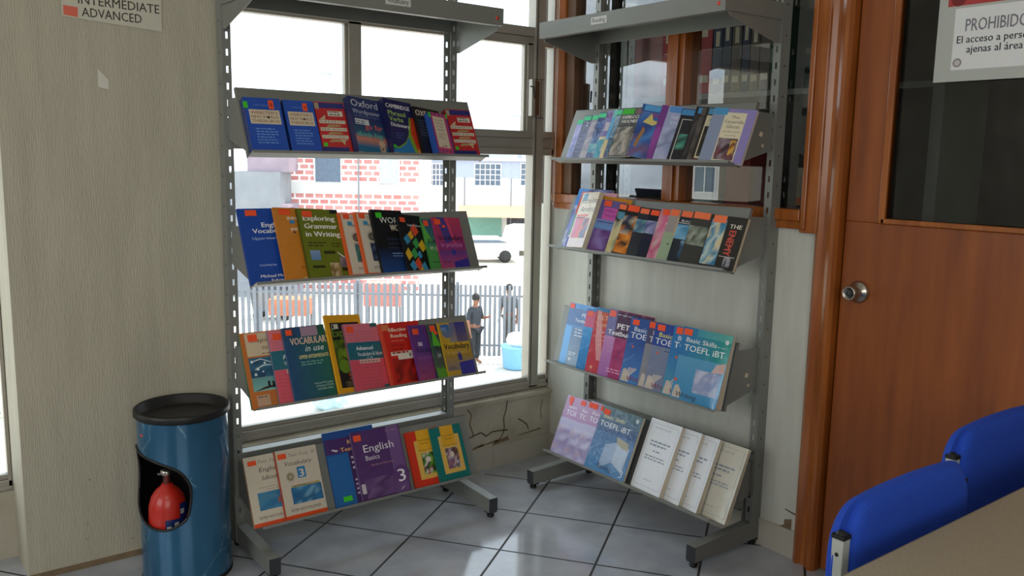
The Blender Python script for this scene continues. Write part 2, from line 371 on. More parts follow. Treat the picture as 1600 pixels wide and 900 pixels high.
# ---------------------------------------------------------------- partition wall (x = 0): plaster below, timber window, door
pw = MB().box((0, -1.40, 0), (.10, .12, 1.175)).box((0, -6, 2.35), (.1, -1.38, 2.9)).box((0, -6, 0), (.1, -2.42, 2.4)).box((0, -1.40, 2.62), (.1, .12, 2.9))
for (x, z, s_) in ((-1.33, .10, .03), (-1.30, .07, .02), (-1.335, .06, .03)):
    pw.poly([(-.0015, x, z), (-.0015, x+s_, z-.01), (-.0015, x+s_, z+.03), (-.0015, x, z+.04)], 1)
pw.poly([(-.001, -1.345, .158), (-.001, -1.30, .166), (-.001, -1.30, .170), (-.001, -1.345, .164)], 2)
struct('wall_right', pw, [M_wall, M_stain, M_crack], 'grey stippled partition wall behind the right rack')
struct('baseboard_right', MB().box((-.008, -1.355, 0), (0, -.008, .10)), M_basetile)
fr = MB()
fr.box((-.028, -1.295, 1.188), (.075, -.002, 1.227)).box((-.016, -1.36, 1.160), (.0, -.002, 1.190))
fr.box((-.022, -.060, 1.227), (.075, -.001, 2.62)).box((-.010, -.115, 1.227), (.075, -.060, 2.62), 1)
fr.box((-.022, -.750, 1.227), (.075, -.662, 2.62)).box((-.034, -.726, 1.227), (-.022, -.700, 2.62))
fr.box((-.022, -1.360, 1.150), (.075, -1.293, 2.62)).box((-.030, -1.318, 1.160), (-.020, -1.300, 2.62)).box((-.022, -1.30, 2.56), (.075, -.05, 2.62))
w3 = struct('window_3', fr, [M_wood, M_wood_b], 'varnished timber interior window behind the right rack', bevel=.004)
for y0, y1 in ((-.662, -.112), (-1.296, -.748)):
    MB().poly([(.02, y0, 1.22), (.02, y1, 1.22), (.02, y1, 2.58), (.02, y0, 2.58)]).build('pane', M_glass_in, w3)
prof = [(-1.355, .05), (-1.355, -.018), (-1.372, -.030), (-1.385, -.018), (-1.398, -.018), (-1.404, -.026), (-1.416, -.030), (-1.424, -.040), (-1.438, -.040), (-1.446, -.028), (-1.446, .05)]
jm = MB().prism([(x, y, 0) for y, x in prof], (0, 0, 2.35)).prism([(x, -3.90-y, 0) for y, x in prof], (0, 0, 2.35)).box((-.03, -2.54, 2.22), (.05, -1.36, 2.35))
jm.box((-.012, -1.445, 0), (.06, -1.43, 2.3), 1)
struct('trim_1', jm, [M_wood, M_black], 'varnished timber door frame')
dr = MB()
dr.box((-.002, -2.44, .008), (.04, -1.452, 1.200)).box((-.002, -1.574, 1.2), (.04, -1.452, 2.2)).box((-.002, -2.44, 1.2), (.04, -2.30, 2.2)).box((-.002, -2.3, 2.06), (.04, -1.574, 2.2))
for a, b in (((-.012, -2.30, 1.200), (.0, -1.574, 1.216)), ((-.012, -1.588, 1.2), (.0, -1.566, 2.07))): dr.box(a, b, 1)
d1 = struct('door_1', dr, [M_wood_d, M_wood], 'varnished wooden door with a dark glass upper panel', bevel=.003)
MB().poly([(.015, -2.30, 1.2), (.015, -1.574, 1.2), (.015, -1.574, 2.07), (.015, -2.30, 2.07)]).build('pane', M_glass_door, d1)
kn = MB().lathe([(.0, -.003), (.034, -.003), (.036, -.007), (.030, -.013), (.020, -.018), (.0155, -.030), (.0165, -.038), (.022, -.048), (.0235, -.056), (.022, -.062), (.019, -.064), (.018, -.060), (.0, -.060)], (0, -1.517, .976), 'x', 40)
knob = kn.build('door_knob', M_steel, d1)
MB().lathe([(0, -.0665), (.009, -.0665), (.010, -.064), (.010, -.058)], (0, -1.517, .976), 'x', 20).box((-.0675, -1.5185, .971), (-.066, -1.5155, .981), 1).build('key_cylinder', [M_rack_dark, M_black], knob)

# notice on the door glass
ns = MB(); W_, H_ = .42, .36
PS = lambda x, y, k: (-.0045-k, -1.700-x, 1.622+y)
ns.poly([PS(0, 0, 0), PS(W_, 0, 0), PS(W_, H_, 0), PS(0, H_, 0)], 0, lin('#b9bdb6'))
ns.poly([(PS(0, 0, 0)[0]+.0015, *PS(0, 0, 0)[1:]), (PS(0, H_, 0)[0]+.0015, *PS(0, H_, 0)[1:]), (PS(W_, H_, 0)[0]+.0015, *PS(W_, H_, 0)[1:]), (PS(W_, 0, 0)[0]+.0015, *PS(W_, 0, 0)[1:])], 0, lin('#b9bdb6'))
draw(ns, [('r', .115, .09, .97, .565, '#e6e8e6'), ('r', .06, .585, 1, .70, '#b3413f'), ('c', .13, .64, .05, '#7b2626'),
          ('t', 'PROHIBIDO', .19, .385, .135, '#7e7a82', {'b': .015, 'fit': .40}), ('t', 'El acceso a personas', .14, .295, .082, '#33333a', {'b': .015, 'fit': .54}),
          ('t', 'ajenas al área', .21, .218, .082, '#33333a', {'b': .015, 'fit': .36}), ('c', .155, .145, .03, '#8e8a88'), ('c', .155, .145, .02, '#c9c6c2')], W_, H_, PS)
tag(ns.build('notice', M_sign, color=True), 'white paper notice with dark lettering stuck on the dark door glass', 'sign')
# thin cord hanging at the timber window
tag(MB().tube([(-.034, -.030, 2.6), (-.034, -.031, 1.9), (-.036, -.030, 1.19)], .0016, 6).build('cord', M_paper), 'thin pale cord hanging down the timber window post', 'cord')

# poster on the column
po = MB(); W_, H_ = .294, .30
PP = lambda x, y, k: (-1.998+x, -.0065-k, 1.772+y-.02*x)
po.poly([PP(0, .012, 0), PP(W_, 0, 0), PP(W_, H_, 0), PP(0, H_, 0)], 0, lin('#cfcbb9'))
po.poly([(p[0], p[1]+.0012, p[2]) for p in (PP(0, H_, 0), PP(W_, H_, 0), PP(W_, 0, 0), PP(0, .012, 0))], 0, lin('#cfcbb9'))
draw(po, [('t', 'INTERMEDIATE', .16, .185, .13, '#3a3730', {'b': .006, 'fit': .82}), ('t', 'ADVANCED', .19, .062, .13, '#3a3730', {'b': .006, 'fit': .60}),
          ('p', [(.015, .055), (.15, .045), (.155, .145), (.015, .15)], '#e2705a'), ('p', [(.03, .20), (.14, .20), (.14, .29), (.03, .29)], '#d8cfae')], W_, H_, PP)
tag(po.build('level_key_poster', M_sign, color=True), 'white paper key to the sticker levels taped high on the beige column', 'poster')

# ---------------------------------------------------------------- display racks
RW = .915
def slotted(mb, x0, x1, y, z0, z1, pitch=.054, sw=.008, sh=.021, mi=0, th=.002):
    xm = (x0+x1)/2
    mb.box((x0, y, z0), (xm-sw/2, y+th, z1), mi).box((xm+sw/2, y, z0), (x1, y+th, z1), mi)
    z = z0; n = int((z1-z0)/pitch)
    for i in range(n+1):
        a = z0+i*pitch; b = min(a+pitch-sh, z1)
        if b > a: mb.box((xm-sw/2, y, a), (xm+sw/2, y+th, b), mi)
SHELVES = {'A': [(1.369, 1.588, .100), (.955, 1.174, .100), (.546, .764, .100), (.138, .356, .100)],
           'B': [(1.366, 1.580, .088), (1.013, 1.230, .088), (.536, .770, .055), (.138, .354, .092)]}
FRAMES = {}
def make_rack(key, loc, rotz, label, card, card_x, red_x):
    root = thing('display_rack', label, 'book rack', loc, rotz, 'slotted steel display racks')
    for side in (0, 1):
        p = MB(); X = (lambda a: a) if side == 0 else (lambda a: RW-a)
        p.box((X(0), 0, .03), (X(.002), .05, 2.15))
        xa, xb = sorted((X(.002), X(.030)))
        slotted(p, xa, xb, 0, .04, 2.15); slotted(p, xa, xb, .048, .04, 2.15)
        for i in range(18):
            z = .30+i*.1; xw = X(-.0006)
            p.box((xw, .022, z), (X(0), .027, z+.006), 1)
        p.build('post', [M_rack, M_black], root)
        xc = X(.017)
        f = MB().prism([(xc-.019, .045, .085), (xc-.019, .045, .026), (xc-.019, -.305, .022), (xc-.019, -.305, .078), (xc-.019, -.02, .092)], (.038, 0, 0))
        f.prism([(xc-.021, -.012, .026), (xc-.021, .048, .026), (xc-.021, .048, .20), (xc-.021, -.003, .20), (xc-.021, -.012, .10)], (.003, 0, 0))
        fo = f.build('foot', M_rack, root, bevel=.003)
        e = MB().box((xc-.0195, -.307, .024), (xc+.0195, -.304, .078)); e.build('end_cap', M_rack_dark, fo, bevel=.001)
        for yy in (-.288, .030):
            MB().lathe([(0, 0), (.012, 0), (.014, .004), (.014, .010), (.006, .012), (.006, .027)], (xc, yy, 0), n=16).box((xc-.018, yy-.016, .018), (xc+.018, yy+.016, .026)).build('leveling_pad', M_black, fo)
    cb = MB().box((.03, 0, .275), (RW-.03, .048, .345)); cb.build('cross_bar', M_rack, root, bevel=.003)
    # flat top shelf with its tray lip and triangular end brackets
    t = MB().box((0, -.295, 1.903), (RW, .0, 1.906)).box((0, -.297, 1.848), (RW, -.294, 1.908)).box((0, -.294, 1.848), (RW, -.268, 1.850))
    t.box((0, -.294, 1.850), (.002, 0, 1.904)).box((RW-.002, -.294, 1.850), (RW, 0, 1.904)).box((.03, -.004, 1.85), (RW-.03, 0, 1.904))
    top = t.build('top_shelf', M_rack, root, bevel=.001)
    for side in (0, 1):
        xc = .004 if side == 0 else RW-.006
        MB().prism([(xc, 0, 1.775), (xc, -.025, 1.775), (xc, -.270, 1.836), (xc, -.278, 1.850), (xc, -.278, 1.902), (xc, 0, 1.902)], (.002, 0, 0)).build('top_bracket', M_rack, top)
    c = MB(); cw, ch = card[1], .026
    PC = lambda x, y, k: (card_x+x, -.2978-k, 1.868+y)
    c.box((card_x, -.2977, 1.868), (card_x+cw, -.297, 1.868+ch), 0, lin('#d8d8d4'))
    draw(c, [('t', card[0], .08, .25, .85, '#4a4a4a', {'b': .01, 'i': .15, 'fit': .84})], cw, ch, PC)
    cd = c.build('name_card', M_sign, top, color=True); cd['label'] = 'small white name card'
    s = MB().lathe([(0, -.2976), (.007, -.2976), (.007, -.297)], (red_x, 0, 1.872), 'y', 16); s.build('dot_sticker', mat('red_sticker', '#d2452f', .6, vary=.1), top)['label'] = 'round red sticker'
    FR = []
    for i, (zb, zt, hor) in enumerate(SHELVES[key]):
        yb = -.185; L = math.hypot(hor, zt-zb)
        v = Vector((0, hor/L, (zt-zb)/L)); n = Vector((0, -(zt-zb)/L, hor/L)); O = Vector((.008, yb, zb)); W = .899
        U = Vector((1, 0, 0)); P = lambda u, vv, d: O+U*u+v*vv+n*d
        m = MB(); T = -.002
        m.prism([P(0, 0, 0), P(W, 0, 0), P(W, L, 0), P(0, L, 0)], n*T)
        m.prism([P(0, 0, T), P(W, 0, T), P(W, 0, .048), P(0, 0, .048)], v*.002)
        m.prism([P(0, -.007, .047), P(W, -.007, .047), P(W, .002, .0485), P(0, .002, .0485)], n*.0015)
        m.prism([P(0, L-.002, 0), P(W, L-.002, 0), P(W, L-.002, -.014), P(0, L-.002, -.014)], v*.002)
        for uu in (0, W-.002): m.prism([P(uu, 0, -.002), P(uu, L, -.002), P(uu, L, -.014), P(uu, 0, -.014)], U*.002)
        sh = m.build('shelf', M_rack, root)
        for side in (0, 1):
            xc = .014 if side == 0 else RW-.016
            b = MB().prism([(xc, 0, zt-.035), (xc, yb+hor-.003, zt-.030), (xc, yb+.012, zb+.012), (xc, 0, zb+.055)], (.002, 0, 0))
            if side == 1 and key == 'B' and i in (0, 2):
                for (yy, zz, s_) in ((-.055, zb+.10, .018), (-.045, zb+.065, .012)):
                    b.poly([(xc+.0025, yy, zz), (xc+.0025, yy-s_, zz+.004), (xc+.0025, yy-s_*.6, zz+s_), (xc+.0025, yy+s_*.2, zz+s_*.8)], 1)
            b.build('bracket', [M_rack, M_pages], sh)
        FR.append((P(0, .0022, 0), v, n, L))
    FRAMES[key] = (root, FR)
    return root
make_rack('A', (-1.560, -.150, 0), 0, 'grey slotted steel rack of slanted shelves in front of the street window', ('Vocabulary', .095), .435, RW-.028)
make_rack('B', (-.050, -.283, 0), -math.pi/2, 'grey slotted steel rack of slanted shelves against the plaster partition wall', ('Reading', .082), .300, RW-.026)

# ---------------------------------------------------------------- books
OR, GR, LG = '#ff5a2c', '#43d32c', '#58e0a0'
bpy.context.view_layer.update()
class Row:
    """one shelf of face-out books: each new book leans on what already stands there, as low as it can lie"""
    def __init__(s, key, idx, group):
        root, fr = FRAMES[key]; s.mw = Matrix.Translation(root.location) @ Matrix.Rotation(root.rotation_euler.z, 4, 'Z')
        s.O, s.v, s.n, s.L = fr[idx]; s.done = []; s.group = group
    def height(s, u, vtop):
        h = .0006
        for (ua, da, ub, db, t) in s.done:
            if ua-t-.001 <= u <= ub+.001: h = max(h, da+(db-da)*(max(u, ua)-ua)/(ub-ua)+.0022)
        return h
    def place(s, u0, w, t):
        us = sorted([u0+w*i/40 for i in range(41)]+[q[0] for q in s.done if u0 <= q[0] <= u0+w]); hs = [s.height(u, 0)+.0006 for u in us]; best = None
        for k in range(-60, 61):
            th = k*.008
            off = max(h+th*(u-u0) for u, h in zip(us, hs))        # back line d = off - th*(u-u0)
            mid = off-th*w/2
            if best is None or mid+abs(th)*.004 < best[0]: best = (mid+abs(th)*.004, th, off)
        _, th, off = best; dl, dr_ = off, off-th*w
        a = math.atan(th); ua, da = u0+t*math.sin(a), dl+t*math.cos(a)
        s.done.append((ua, da, ua+w*math.cos(a), da-w*math.sin(a), max(0, ua-u0))); return dl, a
    def book(s, u0, w, h, t, base, art, label, stickers=(), film=True, spine=None, name='book', cat='book', dv=0, hard=False, white_edge=False, curl=0, roll=0):
        dl, th = s.place(u0, w, t)
        U = Vector((1, 0, 0)); e = U*math.cos(th)-s.n*math.sin(th); m = U*math.sin(th)+s.n*math.cos(th); v = s.v
        if roll: e, v = e*math.cos(roll)+v*math.sin(roll), v*math.cos(roll)-e*math.sin(roll)
        org = s.O+U*u0+s.n*dl
        if roll < 0: org = org+s.v*(w*math.sin(-roll))
        if roll > 0: org = org+U*0
        B = Matrix(((e.x, -m.x, v.x, org.x), (e.y, -m.y, v.y, org.y), (e.z, -m.z, v.z, org.z), (0, 0, 0, 1)))
        root = thing(name, label, cat, group=s.group); root.matrix_world = s.mw @ B
        ct = .0022 if hard else .0007; sq = .003 if hard else .0006
        cb = lin(base); cs = lin(spine) if spine else cb
        c = MB(); mats = [M_film if film else M_cover]
        P = lambda x, y, k: (x, -t-k-cu(x, y), y)
        cu = lambda x, y: 0.0
        if curl: cu = lambda x, y: curl*max(0, (x/w-.66)/.34)**2*max(0, 1-y/h*.8)
        nx, ny = (30, 14) if curl else (1, 1)
        for i in range(nx):
            for j in range(ny):
                xs = (w*i/nx, w*(i+1)/nx); ys = (h*j/ny, h*(j+1)/ny)
                c.poly([P(xs[0], ys[0], 0), P(xs[1], ys[0], 0), P(xs[1], ys[1], 0), P(xs[0], ys[1], 0)], 0, cb)
                c.poly([P(xs[0], ys[1], -ct), P(xs[1], ys[1], -ct), P(xs[1], ys[0], -ct), P(xs[0], ys[0], -ct)], 0, cb)
        for (xa, ya, xb, yb) in ((0, 0, w, 0), (w, 0, w, h), (w, h, 0, h)):
            for q in range(nx):
                A, B_ = q/nx, (q+1)/nx; p0, p1 = (xa+(xb-xa)*A, ya+(yb-ya)*A), (xa+(xb-xa)*B_, ya+(yb-ya)*B_)
                c.poly([P(*p0, -ct), P(*p1, -ct), P(*p1, 0), P(*p0, 0)], 0, cb)
        c.box((0, -ct, 0), (w, 0, h), 0, cb)
        c.box((0, -t, 0), (ct, 0, h), 0, cs)
        if curl: art = [a for a in art]
        draw(c, art, w, h, (lambda x, y, k: P(x, y, k+(.0007 if curl else 0))), sub=32 if curl else 0)
        c.build('cover', mats, root, color=True)
        g = MB()
        if curl:
            n = 8
            for i in range(n):
                x0, x1 = ct+.0005+(w-ct-sq-.0005)*i/n, ct+.0005+(w-ct-sq-.0005)*(i+1)/n
                fx = [(x0, -t+ct+.0003-cu(x0, sq), sq), (x1, -t+ct+.0003-cu(x1, sq), sq), (x1, -ct-.0003, sq), (x0, -ct-.0003, sq)]
                tx = [(x0, -t+ct+.0003-cu(x0, h), h-sq), (x1, -t+ct+.0003-cu(x1, h), h-sq), (x1, -ct-.0003, h-sq), (x0, -ct-.0003, h-sq)]
                g.poly(fx).poly(list(reversed(tx)))
                if i == n-1:
                    for j in range(6):
                        ya, yb = sq+(h-2*sq)*j/6, sq+(h-2*sq)*(j+1)/6
                        g.poly([(x1, -t+ct+.0003-cu(x1, ya), ya), (x1, -ct-.0003, ya), (x1, -ct-.0003, yb), (x1, -t+ct+.0003-cu(x1, yb), yb)])
        else: g.box((ct+.0003, -t+ct+.0002, sq), (w-sq, -ct-.0002, h-sq))
        g.build('page_block', M_pages, root)
        for st in stickers:
            x, y, sw, shh, col = st[:5]
            q = MB(); Z = -t-.0011-cu(x*w, y*h)-(.0008 if curl else 0)
            q.box((x*w, Z-.0003, y*h), (x*w+sw, Z+.0002, y*h+shh), 0, lin(col))
            if len(st) > 5: draw(q, [('t', st[5], .5, .25, .6, '#7a2a1c', {'b': .01, 'a': 'c'})], sw, shh, lambda a, b, k: (x*w+a, Z-.0003-k, y*h+b))
            q.build('sticker', M_sticker, root, color=True)['label'] = hue(col)
        return root
def hue(c):
    r, g, b = (int(c[i:i+2], 16) for i in (1, 3, 5))
    return 'orange sticker' if r > max(g, b) else 'green sticker' if g > b else 'blue sticker'
def T(s, x, y, z, c='#f2f2f2', fit=None, b=0, i=0, a='l', v=False):
    d = {'b': b, 'i': i, 'a': a}
    if fit: d['fit'] = fit
    if v: d['v'] = True
    return ('t', s, x, y, z, c, d)

def orange(x=.06, y=.86, w=.03, h=.018, c=OR): return (x, y, w, h, c)
# ---- window rack, top shelf: dictionaries
A1 = Row('A', 0, 'dictionaries on the top shelf of the window rack')
def thes(num):
    return [('r', .10, .52, .93, .78, '#dccfb2'), T('WEBSTER\'S', .14, .70, .075, '#8a3a22', .74), T('NEW WORLD', .14, .625, .07, '#8a3a22', .74), T('THESAURUS', .14, .55, .07, '#8a3a22', .74),
            ('c', .60, .645, .035, '#222222'), T('THIRD EDITION', .5, .85, .035, '#7f9fd8', .5, a='c'), ('l', .2, .85, .42, 6, .05, '#6f9be0')]
A1.book(.006, .122, .190, .028, '#1550b8', thes('8'), 'blue thesaurus with an orange number 8 tag and a green tag on its spine', [(.66, .80, .017, .030, OR, '8'), (-.02, .80, .014, .022, GR)], spine='#12357c', name='thesaurus')
A1.book(.137, .106, .188, .028, '#1550b8', thes('9'), 'blue thesaurus with an orange number 9 tag', [(.62, .80, .016, .028, OR, '9')], spine='#12357c', name='thesaurus')
def red_dict():
    a = [('r', .10, .88, .98, .985, '#2a2f7a'), ('r', 0, .86, .14, .98, '#a99a83'), ('r', 0, 0, .88, .13, '#232a72'), ('r', .40, .73, .90, .83, '#e2dccb'), ('l', .44, .86, .80, 2, .05, '#4a3a3a')]
    for i, (y, s) in enumerate(((.585, 'HARVEST'), (.44, 'NEW WORLD'), (.295, 'DICTIONARY'))):
        a += [('r', .06, y, .94, y+.065, '#dcd3bd'), T(' '.join(s), .10, y+.012, .058, '#2b2020', .8), ('p', [(.25, y-.075), (.80, y-.055), (.70, y-.02), (.35, y-.02)], '#b59a63')]
    return a+[('p', [(.08, .66), (.30, .75), (.27, .66), (.36, .655)], '#cdbd92'), ('p', [(.62, .28), (.78, .17), (.80, .25), (.93, .285)], '#cdbd92')]
A1.book(.246, .108, .188, .028, '#c4272c', red_dict(), 'red dictionary with cream title bands between a blue thesaurus and a navy wordbook', [(.05, .14, .014, .013, GR)], spine='#8b1d22', name='dictionary')
A1.book(.355, .136, .203, .026, '#2c3c74', [('r', 0, 0, 1, .14, '#1f6f9a'), ('r', 0, .10, 1, .24, '#1f6f9a', '#d98a72'), ('r', 0, .24, 1, .34, '#d98a72', '#2b5d7c'), ('r', 0, .34, 1, .60, '#2b5d7c', '#2a3a6c'),
    T('Oxford', .06, .83, .18, '#e6e8f0', .86), T('Wordpower', .06, .70, .115, '#d5dbea', .88), ('l', .1, .9, .65, 1, .02, '#8fa4cf'), ('r', .08, .50, .52, .60, '#dfe6ea'), ('l', .1, .5, .555, 2, .04, '#333355'),
    T('go far', .36, .43, .14, '#d8625c', .58, .02), T('think big', .06, .28, .14, '#58b7b0', .82, .02), ('c', .80, .175, .10, '#d9b99a'), ('c', .80, .09, .10, '#caa98c'), ('c', .80, .09, .03, '#2c4d6c')],
    'navy learner\'s dictionary with pink go far and teal think big lettering', spine='#202c5a', name='dictionary')
A1.book(.489, .132, .203, .026, '#1d2160', [('p', [(1, .0), (1, .70), (.90, .72), (.80, .60), (.72, .40), (.86, 0)], '#d8401c'), ('p', [(0, .09), (.25, .12), (.50, .22), (.66, .36), (.74, .55), (.80, .70), (.86, .72), (.76, .40), (.90, .0), (.70, 0)], '#7fae2c'),
    ('p', [(0, .06), (.25, .09), (.50, .19), (.64, .32), (.78, 0), (0, 0)], '#2a84c8'), ('p', [(.78, 0), (.98, 0), (.98, .16)], '#e8a04a'), T('CAMBRIDGE', .05, .84, .11, '#f0f0f2', .86, .03), T('Phrasal', .08, .70, .125, '#a8cf6a', .62, .02), T('Verbs', .08, .59, .125, '#a8cf6a', .5, .02), T('Dictionary', .10, .49, .10, '#f0f0f2', .66, .03), ('l', .2, .5, .36, 3, .045, '#4a5498')],
    'dark navy verbs dictionary with a red, green and blue swoosh', [(.02, .08, .012, .011, GR)], spine='#15184a', name='dictionary')
A1.book(.618, .130, .187, .010, '#17171b', [T('OXFORD', .06, .82, .17, '#e8ddc8', .9, .03), ('l', .1, .8, .7, 6, .06, '#55555e')], 'black dictionary half hidden behind the small pink checked book', name='dictionary')
A1.book(.768, .110, .190, .026, '#c4272c', red_dict(), 'red dictionary with cream title bands, last on the top shelf by the street window', [(.05, .14, .014, .013, GR)], spine='#8b1d22', name='dictionary')
pk = [('r', 0, 0, 1, 1, '#c6427c')]+[('r', .0, y, 1, y+.03, '#3a4a9a') for y in (.04, .94)]+[('r', x, 0, x+.06, 1, '#5a4aa0') for x in (.0, .94)]+[('r', x, 0, x+.07, .17, '#e0506a') for x in (.18, .40, .62, .82)]+[('r', x, .88, x+.07, 1, '#e0506a') for x in (.18, .40, .62, .82)]
A1.book(.664, .088, .158, .028, '#3c57a8', pk+[('r', .13, .14, .80, .90, '#e6d6c0'), T('A CONCISE', .46, .80, .05, '#6a5a50', .5, a='c'), T('DICTIONARY', .46, .72, .05, '#6a5a50', .5, a='c'), T('OF NEW', .46, .64, .05, '#6a5a50', .4, a='c'), T('WORDS', .46, .56, .05, '#6a5a50', .4, a='c'), ('l', .28, .66, .46, 3, .05, '#b9a690'), ('r', .35, .17, .62, .19, '#b0303a')],
    'small pink and blue checked book with a cream title panel', [(-.09, .86, .012, .020, GR), (.92, .90, .008, .016, GR)], spine='#2d56a6', name='dictionary', hard=True)

# ---- window rack, second shelf
A2 = Row('A', 1, 'workbooks on the second shelf of the window rack')
A2.book(-.006, .200, .262, .012, '#1249a8', [T('English', .36, .75, .085, '#f4f4f6', .5, .02), T('Vocabulary', .19, .67, .085, '#f4f4f6', .68, .02), T('Upper-intermediate', .17, .585, .05, '#c3d2ee', .7), T('THOMSON', .20, .235, .035, '#a9c2ea', .3, .02), T('Michael McCarthy', .19, .09, .052, '#eef0f6', .72, .02), T('Felicity O\'Dell', .36, .03, .052, '#eef0f6', .5, .02)],
    'large royal blue vocabulary workbook at the left end of the second shelf', [(.12, .90, .038, .020, OR)], film=False)
A2.book(.103, .190, .255, .010, '#d8882a', [T('IMPROVE', .24, .83, .065, '#f2e3c8', .6, .02), T('YOUR', .52, .76, .05, '#f2e3c8', .3, .02), T('IMPROVED', .28, .68, .06, '#f2e3c8', .6, .02), ('p', [(.42, .50), (.60, .54), (.72, .47), (.86, .50), (.80, .36), (.82, .20), (.70, .24), (.58, .22), (.62, .40), (.58, .46)], '#3a2a1c'), ('c', .34, .66, .025, '#6a3a18'), ('c', .50, .58, .03, '#b5651c'), ('c', .44, .70, .02, '#6a3a18'),
    ('r', .28, .78, .38, .83, '#3f8fc4'), T('Choosing', .34, .16, .05, '#4a2a10', .5), T('Your Ca', .46, .10, .05, '#4a2a10', .4), ('l', .35, .9, .03, 1, .025, '#f0d9b0')],
    'orange workbook with a dark pen nib picture beside the blue vocabulary workbook', [(.10, .90, .042, .020, OR)])
A2.book(.184, .158, .248, .012, '#6f7b1c', [T('Exploring', .10, .83, .105, '#f6f6ee', .86, .03), T('Grammar', .10, .715, .105, '#f6f6ee', .86, .03), T('in Writing', .10, .60, .105, '#f6f6ee', .86, .03), ('l', .12, .62, .50, 2, .04, '#2f3a08'), ('l', .70, .98, .49, 2, .04, '#3a4610'), ('r', .12, .26, .36, .40, '#5f8ab8', '#8aa6cc'), ('r', .46, .35, .74, .39, '#2f3510'), ('r', .12, .15, .42, .185, '#2f3510'), ('n', .55, .02, .80, .22, ['#c8b184', '#a88a58', '#d8c49a', '#8a6a40'], 4, 4, 3), ('r', .80, .94, 1, 1, '#1c1d18'), ('p', [(.80, .38), (.98, .30), (.98, .27), (.80, .36)], '#d8d8e0'), ('n', .82, .16, .99, .30, ['#8a7a8a', '#5f5a68', '#a2909a'], 2, 2, 4), ('r', .84, .10, .99, .15, '#2a2a14')],
    'olive green grammar workbook with large white lettering', [(.10, .88, .038, .022, OR)], spine='#4b5212', film=False)
def testv(word, num, seed):
    return [('r', 0, 0, 1, .035, '#f06a2c'), ('r', 0, 0, .07, 1, '#f0743a'), ('r', 0, .97, 1, 1, '#f0936a'), T('Test Your', .35, .90, .05, '#6a6258', .5), T(word, .22, .78, .085, '#5a554c', .72, 0, .25), ('star', .40, .61, .17, '#4e4a44'), ('c', .40, .61, .07, '#7a746a'), ('r', .22, .80, .36, .86, '#3f9ac6'), T(num, .62, .57, .14, '#2f8ac0', .2, .03),
            ('n', .30, .22, .92, .50, ['#2f6a78', '#3a8a7a', '#8a5a50', '#27545e', '#4a8f9a'] if seed == 5 else ['#2a3556', '#3a4a78', '#5a6488', '#1c2440'], 5, 4, seed), ('r', .28, .505, .92, .515, '#4e4a44'), T('PETER WATCYN', .28, .10, .055, '#6a6258', .66)]
A2.book(.336, .140, .233, .010, '#ded5c2', testv('Vocabulary', '1', 5), 'cream test book with a teal picture and orange edges beside the olive workbook', [(.12, .90, .026, .018, OR)], spine='#f0602c')
A2.book(.395, .140, .232, .010, '#ded5c2', testv('Vocabulary', '2', 6), 'cream test book with a dark blue picture and orange edges beside the black word book', [(.12, .90, .026, .018, OR)], spine='#f0602c')
A2.book(.457, .138, .238, .014, '#141518', [('r', 0, 0, 1, .42, '#1f4a8c', '#15161c'), T('WORD', .22, .79, .135, '#f2f2f0', .78), T('WORK', .52, .67, .14, '#f2e8d0', .46, .03), ('l', .35, .8, .52, 3, .07, '#2a3450'), ('l', .42, .8, .30, 2, .04, '#7f9fd0')],
    'black and blue book with a green tag and large white lettering', [(.13, .87, .026, .020, GR)], spine='#0e0f12', film=False)
dm = []
for (x, y, c, s) in ((.62, .74, '#e8542a', 1.15), (.40, .64, '#e8b02a', .85), (.20, .56, '#3a9ac8', .9), (.56, .50, '#3aa852', 1.0), (.82, .46, '#e8c02a', 1.1), (.40, .32, '#3aa852', 1.0), (.62, .30, '#3a9ac8', .7), (.12, .30, '#e8c02a', 1.1), (.48, .14, '#e8542a', 1.1), (.24, .10, '#3a9ac8', 1.0), (.72, .08, '#3a9ac8', 1.0), (.58, .03, '#e8b02a', .6)):
    a, b = .155*s, .105*s
    dm.append(('p', [(max(0, x-a), y+.01), (x-.03, max(.005, y-b)), (min(1, x+a), max(.005, y-.03)), (min(1, x+.05), y+b)], c))
A2.book(.557, .118, .217, .012, '#121416', dm+[T('English Idioms', .36, .80, .055, '#dcdcdc', .6, .02)], 'black workbook with coloured diamond tiles on the cover', [(.06, .86, .026, .018, OR)], film=False)
def vip(a, b, c, d, seed):
    return [('r', 0, 0, 1, 1, a, b), ('p', [(.05, 1), (.45, 1), (.60, .35), (.42, .35)], c), ('p', [(.62, 1), (.85, 1), (.75, .45), (.66, .45)], d), ('c', .62, .30, .10, d), T('Vocabulary', .08, .52, .135, '#1c1420', .86, .02), T('in practice', .14, .40, .13, '#e3c9e0', .76)]
A2.book(.666, .135, .205, .008, '#4a9a4a', [('r', 0, .45, 1, .98, '#3a8a5a', '#2f4f8a'), ('p', [(0, .95), (0, .55), (.25, .55)], '#62b84a'), T('Vocabulary', .06, .52, .135, '#131a18', .9, .02), T('in practice', .12, .40, .13, '#e0ecd8', .76), ('l', .1, .5, .16, 1, .03, '#1b2d10')],
    'green practice book mostly hidden behind the pink and purple one on the second shelf', [(.06, .85, .022, .022, OR)])
